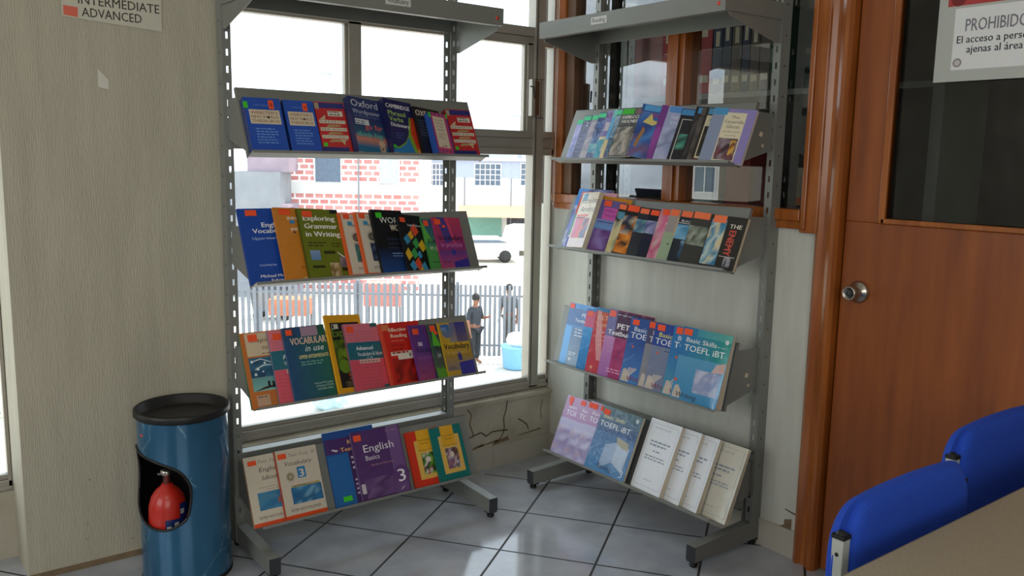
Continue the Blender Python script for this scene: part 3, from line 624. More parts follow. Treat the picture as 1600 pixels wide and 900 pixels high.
A2.book(.712, .135, .206, .008, '#b0386e', [('r', 0, .35, 1, 1, '#8a2f74', '#c8385c'), ('r', 0, 0, 1, .35, '#c04a72', '#6a3a90'), ('p', [(.15, 1), (.42, 1), (.58, .55), (.30, .50)], '#4a3a90'), ('p', [(.46, 1), (.56, 1), (.66, .5), (.60, .5)], '#d8486a'), ('p', [(.45, 0), (1, 0), (1, .22), (.45, .14)], '#36329c'), ('c', .52, .33, .09, '#3c3a9c'), T('Vocabulary', .08, .56, .135, '#2a1038', .88, .03), T('in practice', .12, .43, .13, '#d78ad0', .76), ('l', .08, .4, .14, 1, .03, '#3a1c40')],
    'pink and purple practice book at the right end of the second shelf', [(.05, .86, .030, .021, OR), (.30, .80, .014, .010, OR)])

# ---- window rack, third shelf
A3 = Row('A', 2, 'workbooks on the third shelf of the window rack')
A3.book(-.012, .165, .258, .012, '#c8722e', [('r', .10, .68, 1, .985, '#d8c4a4'), ('r', .10, .22, 1, .66, '#7fc0b8', '#173a5c'), ('n', .10, .40, 1, .66, ['#1b3f62', '#1f5070', '#173555', '#2a6a8a'], 5, 4, 8), ('p', [(.10, .22), (.45, .25), (1, .22), (1, .28), (.6, .29), (.35, .27)], '#3a1c10'), T('Inspired', .22, .86, .085, '#6a4a2a', .7, 0, .2), T('to write', .42, .76, .08, '#6a4a2a', .5, 0, .2), ('l', .4, .9, .70, 1, .03, '#8a6a4a'),
    ('p', [(.14, .60), (.35, .63), (.62, .56), (.62, .57), (.35, .645), (.14, .615)], '#cfe0e6'), ('p', [(.20, .50), (.40, .545), (.62, .54), (.62, .55), (.38, .56), (.20, .51)], '#cfe0e6'), ('c', .16, .61, .03, '#e6f0f2'), ('c', .42, .58, .025, '#d6e6ec'), ('c', .26, .51, .03, '#e6f0f2'), ('c', .20, .44, .03, '#d0e4ea'), ('c', .36, .47, .02, '#d0e4ea'), ('r', .41, .26, .46, .34, '#1c1410'), ('r', .50, .26, .55, .33, '#1c1410'), ('r', .13, .03, .40, .17, '#c9a386'), ('l', .16, .36, .14, 1, .03, '#6a4a3a')],
    'orange-backed workbook with a night sky picture at the left end of the third shelf', [(.16, .875, .032, .024, OR)], spine='#2f7a5a')
adv = [('r', 0, 0, 1, .44, '#e2586a'), ('r', 0, .72, 1, 1, '#e27a8a')]+[('r', .05, y, .9, y+.004, '#b84a5c') for y in [.05*i+.03 for i in range(8)]+[.75, .79, .83, .87]]+[('r', 0, .46, 1, .72, '#1c6a7c'), T('Advanced', .24, .60, .085, '#eef2f2', .5, .03), T('Vocabulary & Idiom', .25, .51, .085, '#e2eaea', .74, .01), ('r', .27, .40, .88, .46, '#e6b8ae'), ('l', .3, .85, .42, 1, .03, '#8a5a54'), ('r', .86, 0, 1, .06, '#2a6a70'), ('l', .5, .75, .475, 1, .02, '#cfe0e0')]
A3.book(.078, .160, .252, .010, '#dd6678', adv, 'pink workbook with a teal band mostly hidden behind the dark teal one', [(.10, .87, .030, .022, OR)], spine='#6a7f92')
A3.book(.125, .155, .254, .012, '#144a72', [('r', 0, 0, 1, .87, '#124a78', '#12604e', 'h'), ('r', .12, .86, .30, 1, '#123e66'), ('r', .42, .86, .82, .99, '#a5879c'), ('r', .82, .86, 1, 1, '#125a48'), T('VOCABULARY', .14, .755, .135, '#e0bfa8', .94, .03), T('in use', .45, .65, .12, '#e8ece8', .45, 0, .3), T('UPPER INTERMEDIATE', .28, .555, .07, '#d8d090', .70, .03), ('l', .30, .92, .50, 2, .035, '#6fae9a'), T('Michael McCarthy', .52, .19, .036, '#b5d4c8', .44), T('& Felicity O\'Dell', .55, .15, .036, '#b5d4c8', .4), T('with Ellen Shaw', .56, .11, .036, '#b5d4c8', .38)],
    'dark teal vocabulary book with large peach capitals', [(.07, .89, .022, .020, OR)], spine='#2d5f80', film=True)
A3.book(.281, .158, .282, .010, '#e8a81c', [('r', .10, .07, .92, .90, '#1e1c18'), ('n', .11, .30, .60, .68, ['#1c2410', '#3f5a14', '#6a8a1c', '#151812', '#2a3a10'], 4, 5, 4), ('c', .46, .50, .14, '#7aa01c'), ('c', .48, .50, .05, '#1c1c10'), ('c', .30, .34, .16, '#6a8f1e'), T('Explorer', .12, .72, .15, '#6a8a2a', .80, .03), ('r', .14, .82, .32, .88, '#d8d4c4'), ('r', .15, .825, .20, .875, '#2a2622'), ('l', .65, .9, .85, 1, .03, '#d0ccc0'), T('Snakes', .36, .17, .12, '#d8622a', .54, .02), ('n', .22, .08, .6, .15, ['#4a4030', '#2a2620', '#6a5a40'], 4, 1, 9)],
    'tall yellow-bordered magazine with a green snake, standing above its neighbours', name='magazine', cat='magazine', film=False)
A3.book(.345, .155, .243, .010, '#dd6678', adv+[('r', .78, .94, .98, 1, '#3a6a70')], 'pink workbook with a teal title band in front of the yellow-bordered magazine', [(.08, .87, .030, .022, OR)], spine='#8a5a6a')
A3.book(.498, .172, .234, .014, '#d0281c', [('r', 0, 0, .05, 1, '#e04a30'), ('r', .14, .04, .78, .42, '#a81c14'), ('n', .16, .04, .78, .40, ['#b02018', '#8a1812', '#c8281c', '#7a1410'], 5, 4, 12), ('r', .14, .47, .80, .53, '#e6dccc'), ('r', .30, .40, .80, .50, '#e6dccc'), ('r', .60, .44, .63, .49, '#3a2a2a'), ('r', .03, .88, .22, .98, '#d87a50'), T('Effective', .20, .855, .085, '#f0d8c0', .44, .03), T('Reading', .22, .76, .085, '#f0d8c0', .42, .03), ('l', .22, .62, .70, 1, .02, '#e8a890'), ('l', .18, .6, .62, 3, .06, '#a01c14')],
    'bright red reading book with a cream map shape', spine='#e0503a', film=True)
A3.book(.609, .135, .213, .008, '#6a2f80', [('r', 0, 0, 1, .5, '#a23a6c', '#6a3088'), ('p', [(.2, 1), (.5, 1), (.6, .5), (.3, .5)], '#56308a'), ('p', [(.62, .0), (1, 0), (1, .2), (.62, .14)], '#3a3a8c'), ('r', .22, .62, .38, .69, '#c8b8cc'), T('Vocabulary', .10, .50, .135, '#3a1a58', .86, .02), T('in practice', .12, .38, .13, '#9a5aa8', .8), ('l', .1, .4, .16, 1, .03, '#3a1c50')],
    'purple practice book beside the red reading book on the third shelf', [(.10, .83, .030, .022, OR)])
A3.book(.697, .135, .211, .008, '#3f6a34', [('r', 0, 0, 1, .20, '#5aa02a'), ('r', 0, .20, 1, .55, '#4a5a4a', '#3a4a58'), ('r', 0, .55, 1, .99, '#2f5a4a', '#2a3a6a'), ('p', [(.04, .60), (.12, .92), (.34, .58)], '#5ab82e'), T('Vocabulary', .10, .50, .14, '#10160e', .9, .02), T('in practice', .14, .38, .14, '#cfd8cc', .8), ('l', .08, .5, .18, 1, .03, '#1c3010')],
    'narrow strip of a green practice book between the purple and the yellow ones', [(.05, .86, .026, .024, OR), (.18, .80, .014, .012, OR)])
A3.book(.740, .141, .210, .009, '#c8a022', [('r', 0, .10, 1, .34, '#8a7a78', '#a88a4a'), ('r', 0, .34, 1, .62, '#a88428', '#d8ae20'), ('r', .30, .62, .58, .995, '#9a8a80', '#6a6a98'), ('r', .58, .62, .98, .995, '#6a5a70', '#3a3a90'), ('p', [(0, 1), (.22, .62), (.30, .62), (.40, 1)], '#c8a43a'), ('c', .26, .84, .20, '#6a7a9a'), ('r', .06, .86, .34, .96, '#3a6ab0'), ('l', .08, .32, .89, 2, .035, '#a9c8ea'), T('Vocabulary', .04, .50, .15, '#17120c', .92, .03), ('r', .46, .28, .60, .40, '#2f2f88'), ('c', .53, .41, .05, '#2f2f88'), ('r', .46, 0, .99, .22, '#2f2f9c'), ('p', [(.46, .02), (.99, .22), (.99, .27), (.46, .24)], '#2f2f9c'), ('l', .08, .35, .16, 2, .03, '#4a4030'), T('in practice', .12, .405, .09, '#d8b868', .7)],
    'yellow and blue practice book with a padlock at the right end of the third shelf')

# ---- window rack, bottom shelf
A4 = Row('A', 3, 'books on the bottom shelf of the window rack')
def ty(t1, t2, pic, who):
    a = [('r', 0, 0, 1, .055, '#e8501c'), T('Test Your', .30, .885, .065, '#8a7f6c', .6, 0, .25)]
    return a+[T(t1, .30 if t2 else .18, .76, .09, '#4a443a', .66, 0, .2)]+([T(t2, .34, .64, .09, '#4a443a', .5, 0, .2)] if t2 else [])+pic+[T(who, .14, .10, .055, '#5a5448', .72)]
A4.book(-.014, .158, .236, .012, '#d9d0bc', ty('English', 'Idioms', [('r', .24, .535, .95, .542, '#a2946a'), ('l', .4, .9, .50, 1, .02, '#a2946a'), ('n', .18, .22, .95, .47, ['#2f86b8', '#2a78a8', '#3a90c0', '#4a8aa8'], 5, 4, 21), ('p', [(.80, .42), (.92, .48), (1, .46), (1, .36), (.86, .34)], '#d86a4a'), ('n', .60, .28, .92, .38, ['#8a6a78', '#5a7a98', '#a06a60'], 3, 2, 5)], 'PETER WATCYN-JONES'),
    'cream idioms test book with orange lower edge at the left end of the bottom shelf', [(.08, .87, .030, .016, OR)], spine='#d8a888')
A4.book(.088, .160, .236, .014, '#d9d0bc', ty('Vocabulary', '', [('star', .26, .60, .13, '#8a8268'), ('c', .26, .60, .05, '#b5aa8c'), ('r', .44, .56, .64, .72, '#2f88c0'), T('3', .54, .575, .16, '#e8e2d2', .16, .03, a='c'), ('r', .24, .44, .94, .47, '#b9a870'), ('l', .3, .8, .45, 1, .02, '#4a4a3a'), ('n', .22, .20, .96, .44, ['#2a78ac', '#1f6696', '#3a8aba', '#7ab0cc', '#2a6a9a'], 6, 4, 31), T('©', .86, .89, .06, '#5a544a', .1)], 'PETER WATCYN-JONES'),
    'cream vocabulary test book with a large blue 3 and orange spine', [(.04, .87, .032, .018, OR)], spine='#b83a1c')
A4.book(.284, .200, .268, .010, '#1d4f96', [('r', 0, .0, .42, .68, '#1f66a8'), ('r', 0, .70, 1, .90, '#4a2a6a'), ('r', .42, 0, 1, .70, '#43285f'), T('KET', .44, .80, .085, '#dcae78', .4, .03), T('Testbuilder', .28, .71, .08, '#e0a860', .66, .03), ('p', [(.10, .755), (.20, .72), (.24, .74), (.14, .765)], '#d8d0dc'), ('l', .46, .9, .60, 3, .07, '#d0c4d8'), ('l', .46, .85, .30, 4, .06, '#cabfd2')],
    'navy and purple test book with a green tag low on its cover', [(.16, .055, .034, .018, GR)], film=False)
A4.book(.383, .200, .250, .012, '#53306e', [('r', .0, .0, 1, .12, '#4a2c60'), ('n', .10, .02, .95, .30, ['#5a3a72', '#6a4a82', '#4f2f68', '#7a5a8c'], 5, 3, 41), ('r', .72, 0, .98, 1, '#6a4a84', '#7a5a92'), T('English', .20, .68, .155, '#f2eef4', .62), T('Basics', .21, .56, .10, '#ece6f0', .28), T('Revision & Reference', .30, .47, .042, '#c08a8a', .46), ('c', .86, .27, .17, '#5f3c7a'), T('3', .86, .16, .26, '#f4f0f4', .18, .01, a='c'), ('r', .02, .10, .10, .24, '#d0c8d0'), ('l', .7, .95, .93, 1, .03, '#a87a9a'), ('p', [(.78, .04), (.90, .10), (.84, .06)], '#f0f0f4')],
    'purple basics book with a large white 3', [(.04, .86, .030, .022, OR)], spine='#7a5f8c')
def rd(c, seed, pal):
    return [('r', .22, .12, .88, .82, '#eebf5c'), ('r', .32, .62, .74, 1, '#f0b428'), T('The Complete', .53, .80, .045, '#5a4a1a', .36, a='c'), T('Stories', .53, .74, .045, '#5a4a1a', .26, a='c'), T('Teacher\'s Book', .55, .62, .045, '#8a6a2a', .5, a='c'), ('n', .36, .20, .76, .58, pal, 6, 7, seed), ('c', .55, .46, .07, '#e6dcd0')]
A4.book(.610, .150, .212, .006, '#e0381c', rd('', 51, ['#4a8a2a', '#8ac04a', '#2f5a1c', '#e8e0d0', '#a86a5a', '#2a2018']), 'red reader with a yellow title panel beside the teal one', film=False)
A4.book(.713, .150, .209, .006, '#127a74', rd('', 52, ['#a87888', '#7a5a78', '#3a5a2a', '#d8c8c8', '#8a4a50', '#4a4038']), 'teal reader with a yellow title panel at the right end of the bottom shelf', film=False)

# ---- partition rack, top shelf: slim readers
B1 = Row('B', 0, 'slim readers on the top shelf of the partition rack')
slim = dict(film=False)
def B1s(u, h, base, art, label, st=(), w=.112, t=.006, **k): return B1.book(u, w, h, t, base, art, label, st, **k)
pale = lambda y=.895, x=.02: [(x, y, .040, .018, LG)]
B1s(.042, .182, '#8f8fcc', [('n', 0, .02, .5, .80, ['#9a98d4', '#7a86c4', '#a8a4d8', '#6a80bc'], 4, 6, 61), ('c', .16, .38, .04, '#3a4a8a')], 'lilac slim reader with a green tag at the left end of its shelf', pale())
B1s(.086, .196, '#2a2f60', [T('DAVID', .16, .62, .10, '#565c92', .5, v=True), ('l', .06, .34, .55, 5, .09, '#5a6296'), T('2', .20, .76, .13, '#c8cce0', .2), ('r', .34, .02, .37, .86, '#6a6a92')], 'navy slim reader with a pale number 2 near its top', pale(.885))
B1s(.143, .194, '#94909f', [('n', .0, .30, .48, .84, ['#a09aa8', '#8a8494', '#b0a8b4', '#7a7488'], 3, 6, 62), ('r', 0, .04, .42, .20, '#b4aab0'), ('r', .42, 0, .5, .9, '#6a6a88')], 'mauve-grey slim reader with a green tag beside the navy one', pale(.885))
B1s(.189, .198, '#24407c', [('r', .05, .66, .5, .80, '#3f68a8'), T('G', .28, .76, .10, '#a8c0e0', .2), ('r', .0, .14, .42, .56, '#2f78b8', '#2a4a8a'), ('n', 0, .14, .42, .34, ['#3f9ab0', '#58b0b8', '#8ab0b8', '#2a88a8'], 3, 3, 63)], 'dark blue slim reader with a pale letter G and aqua picture', pale(.885))
B1s(.241, .198, '#7d74b0', [('r', 0, .86, 1, .96, '#7a4f94'), ('r', .10, .58, .40, .76, '#c8c4cc'), ('r', 0, 0, .5, .42, '#2a98b0'), ('r', .0, .40, .5, .46, '#d8cfa0'), ('n', .22, .16, .5, .38, ['#d0b870', '#a8b8a0', '#3a98a8'], 2, 3, 64)], 'lavender slim reader with a turquoise lower half')
B1s(.287, .197, '#4aa4d2', [('r', 0, .84, .4, 1, '#58c0b8'), ('r', 0, 0, .35, .38, '#dcc58a'), ('r', .0, .38, .4, .60, '#3a98d0')], 'sky blue slim reader with a sand-coloured lower corner')
B1s(.317, .195, '#284c68', [('n', 0, .40, .4, .86, ['#7a9aa8', '#5a8098', '#8aa8b4', '#3f6a88'], 2, 5, 65), ('n', 0, .0, .4, .36, ['#1f3a54', '#2a4c68', '#3a6a84'], 2, 4, 66)], 'dark teal slim reader beside the black-covered mystery', pale(.88))
B1s(.354, .192, '#33312f', [('r', .72, .88, 1, .98, '#7a4650'), T('SHERLOCK', .08, .78, .085, '#e8e4da', .86, .02, .1), T('HOLMES', .14, .69, .085, '#e8e4da', .7, .02, .1), ('r', .02, .02, .98, .60, '#8c8578'), ('n', .02, .02, .98, .60, ['#a89e8c', '#b8ae9a', '#4a443c', '#6f675a', '#c4baa6', '#2f2b27'], 5, 5, 67)], 'black-covered mystery reader with a grey picture and white capitals', [(.06, .865, .058, .022, '#3fc030')], t=.008)
B1s(.460, .202, '#2f5aa0', [('n', 0, 0, 1, .86, ['#2a4a90', '#3a6ab8', '#2f5aa8', '#7a5a80', '#4a88d0'], 4, 6, 68), ('p', [(.18, .66), (.40, .84), (.50, .72), (.80, .70), (.52, .62)], '#e0cf7a'), ('p', [(.10, .20), (.24, .58), (.34, .52), (.20, .18)], '#a87a4a'), ('r', .45, .78, .95, .84, '#8a4a98')], 'blue adventure reader with a pale yellow shape near its top', [(.10, .88, .075, .022, '#5aa8e0')])
B1s(.532, .206, '#7c3a92', [('n', 0, 0, .3, .6, ['#8a3f98', '#a04aa8', '#6a3a8a'], 2, 4, 69)], 'purple slim reader showing only a narrow strip', w=.1)
B1s(.562, .205, '#a9b2d8', [('n', 0, .0, 1, .60, ['#b0b8dc', '#98a4d0', '#c0c6e4', '#8a94bc'], 4, 5, 70), T('THE MOON', .16, .76, .08, '#e8ecf6', .7), T('STONE', .20, .66, .08, '#e8ecf6', .5), ('c', .75, .40, .16, '#7a84a8')], 'pale lilac-blue reader with white lettering', [(.06, .88, .045, .022, '#5a98dc')])
B1s(.617, .198, '#191a28', [('r', .10, .02, .92, .80, '#c4c4ba'), ('r', .13, .035, .89, .785, '#1b1c28'), ('n', .16, .22, .86, .52, ['#3f8a78', '#5aa890', '#2f6a5c', '#8ab0a0', '#1f3a34'], 4, 4, 71), ('c', .62, .52, .10, '#8aa09a')], 'black reader with a green night picture', [(.02, .87, .090, .022, '#4a90c8')])
B1s(.673, .206, '#1d1d22', [('n', .05, .04, .5, .84, ['#2a2a30', '#1c1c20', '#4a4448', '#383438'], 3, 6, 72), ('p', [(.20, .80), (.34, .70), (.32, .60), (.37, .60), (.39, .72), (.24, .82)], '#8a8a92')], 'black reader with a thin grey curve and blue tag', [(.10, .87, .022, .022, '#4a90c8')])
B1s(.704, .199, '#57504c', [('n', .0, .03, .4, .86, ['#5f5650', '#484240', '#6f665e', '#3a3634'], 2, 6, 73)], 'grey-brown slim reader between two black ones')
B1s(.727, .196, '#26221f', [('r', .08, .06, .95, .86, '#cfc4a4'), ('r', .12, .10, .91, .66, '#201d1a'), ('n', .14, .12, .88, .5, ['#2a2622', '#1a1816', '#4a443a'], 4, 4, 74), ('p', [(.30, .58), (.44, .46), (.40, .30), (.45, .30), (.50, .48), (.34, .60)], '#b8b0a0'), ('r', .0, 0, 1, .05, '#6a2a34'), T('AND', .20, .76, .06, '#2a2622', .4, .03)], 'black reader with a cream framed picture', [(.10, .88, .040, .022, '#5a98c0')])
B1.book(.766, .158, .190, .014, '#9287c4', [('r', 0, 0, .30, 1, '#8f9cb8'), ('r', .30, .03, .80, .93, '#e4dabc'), T('The', .56, .82, .075, '#4a4434', .2, a='c'), T('Canterville', .56, .73, .085, '#4a4434', .44, a='c'), T('Ghost', .56, .64, .085, '#4a4434', .3, a='c'), T('and other stories', .56, .56, .05, '#7a7260', .4, a='c'), T('Oscar Wilde', .56, .49, .035, '#7a7260', .24, a='c'), ('n', .325, .05, .775, .45, ['#6a5a68', '#8a7a86', '#4a2a38', '#9a8a94', '#3a2430', '#7a4450'], 6, 6, 75), ('n', .62, .14, .74, .42, ['#d8a03a', '#c88a2a', '#e0b860', '#6a3a28'], 2, 4, 76)],
    'lilac ghost-story book with a cream title panel at the right end of its shelf', [(.02, .88, .052, .024, '#4f9ccc')], film=True)

# ---- partition rack, second shelf
B2 = Row('B', 1, 'books on the second shelf of the partition rack')
B2.book(.032, .200, .262, .008, '#2f5ab8', [('r', 0, .0, .3, 1, '#2f5cc0', '#3f90e0'), ('n', .0, .0, .35, .72, ['#2a4a9a', '#8a9ad8', '#3a6ac8', '#c0c8e8', '#23408a'], 4, 6, 81), ('n', .3, .92, 1, 1, ['#2a2f6a', '#5a5a9a', '#3a3a78'], 6, 1, 82)], 'blue patterned book at the left end of the second partition shelf')
B2.book(.066, .205, .246, .008, '#d87a88', [('r', 0, .60, .6, .86, '#d8604a'), ('r', 0, .22, .6, .60, '#7ab0a8'), ('r', 0, 0, .6, .20, '#3f58c0'), ('p', [(.05, .44), (.28, .52), (.35, .44), (.20, .36)], '#2a3a40'), ('r', .04, .90, .42, .94, '#4a6a98'), ('l', .06, .4, .78, 2, .06, '#e8dcd4'), ('r', 0, .20, .6, .225, '#e6e6e6')], 'pink-topped book with a green and orange front behind the cream one')
B2.book(.215, .140, .226, .008, '#d8912a', [('c', .75, .90, .03, '#8a3a1c'), ('l', .1, .9, .7, 4, .1, '#a8641c')], 'orange-yellow book hidden except for its top edge')
B2.book(.108, .128, .232, .020, '#e0d3bb', [('r', .10, .85, .36, .985, '#4a98bc'), T('Rethinking', .08, .80, .15, '#3a3630', 1.0, 0, .1), T('America', .16, .645, .15, '#3a3630', .9, 0, .1), ('r', .06, .555, .72, .60, '#d8604a'), ('r', .06, .53, .60, .55, '#4a3a38'), ('r', .06, .17, .54, .53, '#c86a9a', '#dc4a40', 'h'), ('r', .56, .17, .90, .53, '#3f5a88'), ('n', .56, .17, .90, .53, ['#3f5a88', '#c8604a', '#5a78a8', '#2f4470'], 3, 4, 83), ('r', 0, 0, 1, .16, '#e0d0cc')], 'cream book with a pink and red block and large black italic lettering', film=True, spine='#d0c4ac', name='book')
B2.book(.233, .110, .208, .010, '#6a5a9c', [('r', 0, 0, 1, .45, '#6a3a7c', '#6a7ab8'), ('r', 0, .45, 1, .62, '#6a98d0', '#7a86c0'), ('r', .20, .62, .92, .86, '#d05aa8'), T('AMERICAN', .24, .77, .075, '#7a3a98', .62, .02), T('TALES', .26, .68, .075, '#7a3a98', .5, .02), ('n', .05, .05, .95, .42, ['#6a3f84', '#7a4a90', '#5a3470', '#8a70b0'], 4, 4, 84), ('l', .1, .9, .56, 1, .04, '#2a3a68')], 'purple reader with a pink lettered panel beside the cream book', [(.14, .88, .034, .022, OR)])
def B2s(u, h, base, art, label, st=None, w=.112, t=.007, **k): return B2.book(u, w, h, t, base, art, label, st if st is not None else [(.04, .885, .032, .020, OR)], **k)
B2s(.324, .200, '#23262a', [('n', 0, .0, .42, .84, ['#2a2c2e', '#d0c48a', '#1c1e20', '#8a8a70', '#e0d8b0'], 3, 6, 85), ('r', .06, .70, .4, .84, '#5a98b0')], 'dark reader with pale yellow patches beside the purple reader', [(.02, .89, .036, .020, '#ff7a4a')])
B2s(.364, .198, '#1b1b1d', [('n', 0, .04, .7, .42, ['#e88a2a', '#1b1b1d', '#f0a040', '#c86a1c'], 4, 4, 86), ('n', 0, .42, .9, .80, ['#1c1c20', '#c8b8a0', '#2a3a5a', '#3a3a3e', '#e0863a'], 5, 4, 87)], 'black reader with an orange figure picture', [(.06, .88, .052, .024, OR)])
B2s(.427, .194, '#2b3038', [('r', 0, .50, 1, .76, '#8ab0a8'), ('n', 0, .50, 1, .76, ['#7aa8a0', '#5a88a0', '#9ac0b4', '#4a6a88'], 5, 3, 88), ('r', 0, .0, 1, .48, '#343a40', '#20242e')], 'dark grey reader with a pale green picture band', [(.06, .88, .038, .020, '#ff7a4a')])
B2s(.480, .193, '#15182a', [('n', 0, .50, 1, .76, ['#8a8ab8', '#6a6aa0', '#a0a8c8', '#5a5a90'], 5, 3, 89), ('r', 0, 0, 1, .48, '#151a34')], 'black reader with a lilac picture band', [(.06, .87, .036, .020, OR)])
B2s(.532, .196, '#c87a98', [('n', 0, 0, .8, .98, ['#e0709a', '#d8a0b0', '#c85a80', '#d8b8b8', '#b88a9a'], 4, 6, 90), T('ANIMALS', .30, .70, .08, '#f0e6e8', .6, .02)], 'pink watercolour reader in the middle of its shelf', [(.10, .88, .040, .022, OR)])
B2s(.580, .196, '#9aa690', [('r', .0, 0, .6, .56, '#9fb494'), ('r', 0, .56, .6, 1, '#a89a98', '#a8a29a'), ('c', .26, .34, .03, '#3a3a30'), ('r', .34, .50, .6, .86, '#d0b894')], 'sage green reader with a beige corner beside the pink one', [(.04, .88, .034, .024, '#ff7a4a')])
B2s(.631, .194, '#1c2430', [('r', .0, .46, .9, .74, '#6aa8cc'), ('n', 0, .46, .9, .74, ['#6aa8cc', '#4a90b8', '#8ac0dc'], 3, 3, 91), ('n', .30, .10, .60, .44, ['#8ab8d0', '#1c2430', '#3a5a78'], 2, 4, 92), ('r', 0, .76, 1, .775, '#c8c8c0'), T('BLACK', .10, .79, .06, '#d8d8d4', .6, .02)], 'black reader with a bright blue picture band', [(.04, .885, .048, .022, '#ff7a4a')])
B2s(.686, .194, '#3c3c38', [('n', .0, .38, .92, .74, ['#8a9484', '#5a6258', '#a8b0a0', '#3f443c', '#767e70'], 7, 5, 93), ('r', 0, .0, .92, .38, '#3a3a36'), ('r', .92, 0, 1, 1, '#1c2024')], 'dark reader with a grey rocky picture', [(.06, .88, .064, .024, '#ff7f50')], t=.008, w=.102)
B2.book(.775, .140, .188, .016, '#2a2825', [('r', .02, .06, .46, .92, '#8ab8c8'), ('n', .02, .06, .46, .92, ['#5a98b8', '#d8d4b8', '#3a80a8', '#c8d8d0', '#7ab0c4', '#e0d0a0'], 4, 8, 94), T('THE', .56, .78, .11, '#e8dfd0', .34, .02), T('ENEMY', .60, .75, .20, '#d8584a', .48, .03, v=True), ('r', .50, .24, .94, .255, '#b8b0a8'), ('n', .66, .06, .86, .24, ['#a8a8b0', '#2a2825', '#6a6a74'], 3, 3, 95)], 'black thriller with a blue wave picture and red vertical lettering', [(.06, .86, .052, .026, '#ff7f50')], spine='#1c1a18', name='book')

# ---- partition rack, third shelf
B3 = Row('B', 2, 'test books on the third shelf of the partition rack')
rl = .0
B3.book(.044, .200, .256, .010, '#4f98d8', [('r', .20, 0, .62, .62, '#8aa4b8', '#5a7ca8'), ('r', 0, .64, 1, .92, '#4a76b0'), ('r', .0, 0, .20, .62, '#68b4f0'), ('r', .62, 0, 1, .64, '#2f88c8'), T('PET', .42, .80, .085, '#dfe8f0', .3, .02), T('Testbuilder', .24, .71, .075, '#dfe8f0', .6, .02), ('l', .30, .6, .58, 3, .05, '#c8d8e8'), ('c', .30, .10, .035, '#dcdcdc'), ('l', .24, .5, .20, 2, .03, '#d8e4ee')], 'light blue test book at the left end of the third partition shelf', [(.02, .91, .028, .020, '#ff7a6a')])
B3.book(.172, .170, .246, .008, '#3f8ccc', [('r', 0, .70, .4, .96, '#d86a90'), ('r', 0, 0, .4, .70, '#2f84c4', '#4aa0e0')], 'blue test book with a pink top showing as a strip', [(.06, .88, .026, .022, '#ff7a6a')])
B3.book(.229, .190, .260, .008, '#c8404e', [('r', .12, .70, 1, .94, '#c8502a'), ('r', 0, .94, 1, 1, '#3a80b0'), ('p', [(.04, .95), (.15, .95), (.38, .20), (.24, .20), (.12, .50)], '#e09a9c'), T('IELTS', .06, .82, .095, '#e8b8a8', .6, .02), T('Testbuilder', .04, .72, .08, '#e0a890', .7, .02), ('l', .2, .7, .62, 3, .06, '#e0a0a0'), ('c', .15, .08, .035, '#e8a080')], 'red test book with an orange title panel in a clear cover')
B3.book(.305, .215, .264, .010, '#a83a70', [('r', 0, .60, 1, .99, '#4c2a4e'), ('r', .0, .60, .20, 1, '#7a7ab0'), ('r', .0, .0, .24, .60, '#a86ab0', '#c88ac0'), ('n', .24, .10, 1, .58, ['#b03a70', '#9a3066', '#b8447a'], 6, 5, 101), T('PET', .24, .73, .115, '#f0ecee', .3, .03), T('Testbuilder', .05, .63, .10, '#f0ecee', .74, .03), ('l', .2, .6, .93, 1, .03, '#c8b8c4'), ('l', .18, .6, .12, 2, .04, '#e0a8c8')], 'magenta test book with a dark purple title band', [(.02, .89, .032, .024, '#ff7a66')])
def toefl(c1, c2, tc, tc2, u=1):
    return [('r', 0, .66, 1, 1, c1), ('r', 0, 0, 1, .66, c2, c1 if u else c2), T('Basic Skills', .12, .80, .095, tc, .68, .01), T('TOEFL iBT', .06, .69, .125, tc2, .86, .01), ('c', .16, .56, .025, '#d8604a'), ('l', .3, .7, .60, 1, .03, '#3a4a78'),
            ('p', [(.02, .02), (.05, .20), (.10, .22), (.22, .12), (.20, .02)], '#c8bcb0')]+[('p', [(.06+.035*i, .10), (.085+.035*i, .10), (.20+.05*i, .24), (.18+.05*i, .25)], '#d4c8bc') for i in range(4)]+[T('Writing', .16, .05, .10, '#8a3a4a', .5, .01, .2)]
B3.book(.424, .205, .250, .009, '#2a58a0', toefl('#24509c', '#4a88c8', '#d8e0e8', '#e8ecf0'), 'deep blue skills test book with pale lettering beside the magenta one', [(.06, .89, .030, .020, OR)])
B3.book(.520, .205, .250, .009, '#7a7f92', toefl('#4c4a72', '#8a8c96', '#d0d0d4', '#dcdcdc', 0), 'grey-purple skills test book showing only its left strip', [(.02, .90, .026, .022, OR)])
B3.book(.558, .205, .250, .009, '#6f809c', toefl('#27489c', '#7a86a2', '#e0dc60', '#e8ecf0', 0), 'grey-blue skills test book with yellow lettering on its title', [(.06, .89, .034, .022, OR)])
B3.book(.650, .205, .253, .010, '#2f80b8', toefl('#2a78b8', '#4a98b0', '#e0e8ec', '#e8ecf0'), 'blue-green skills test book tucked behind the last one', [(.06, .89, .028, .024, OR)])
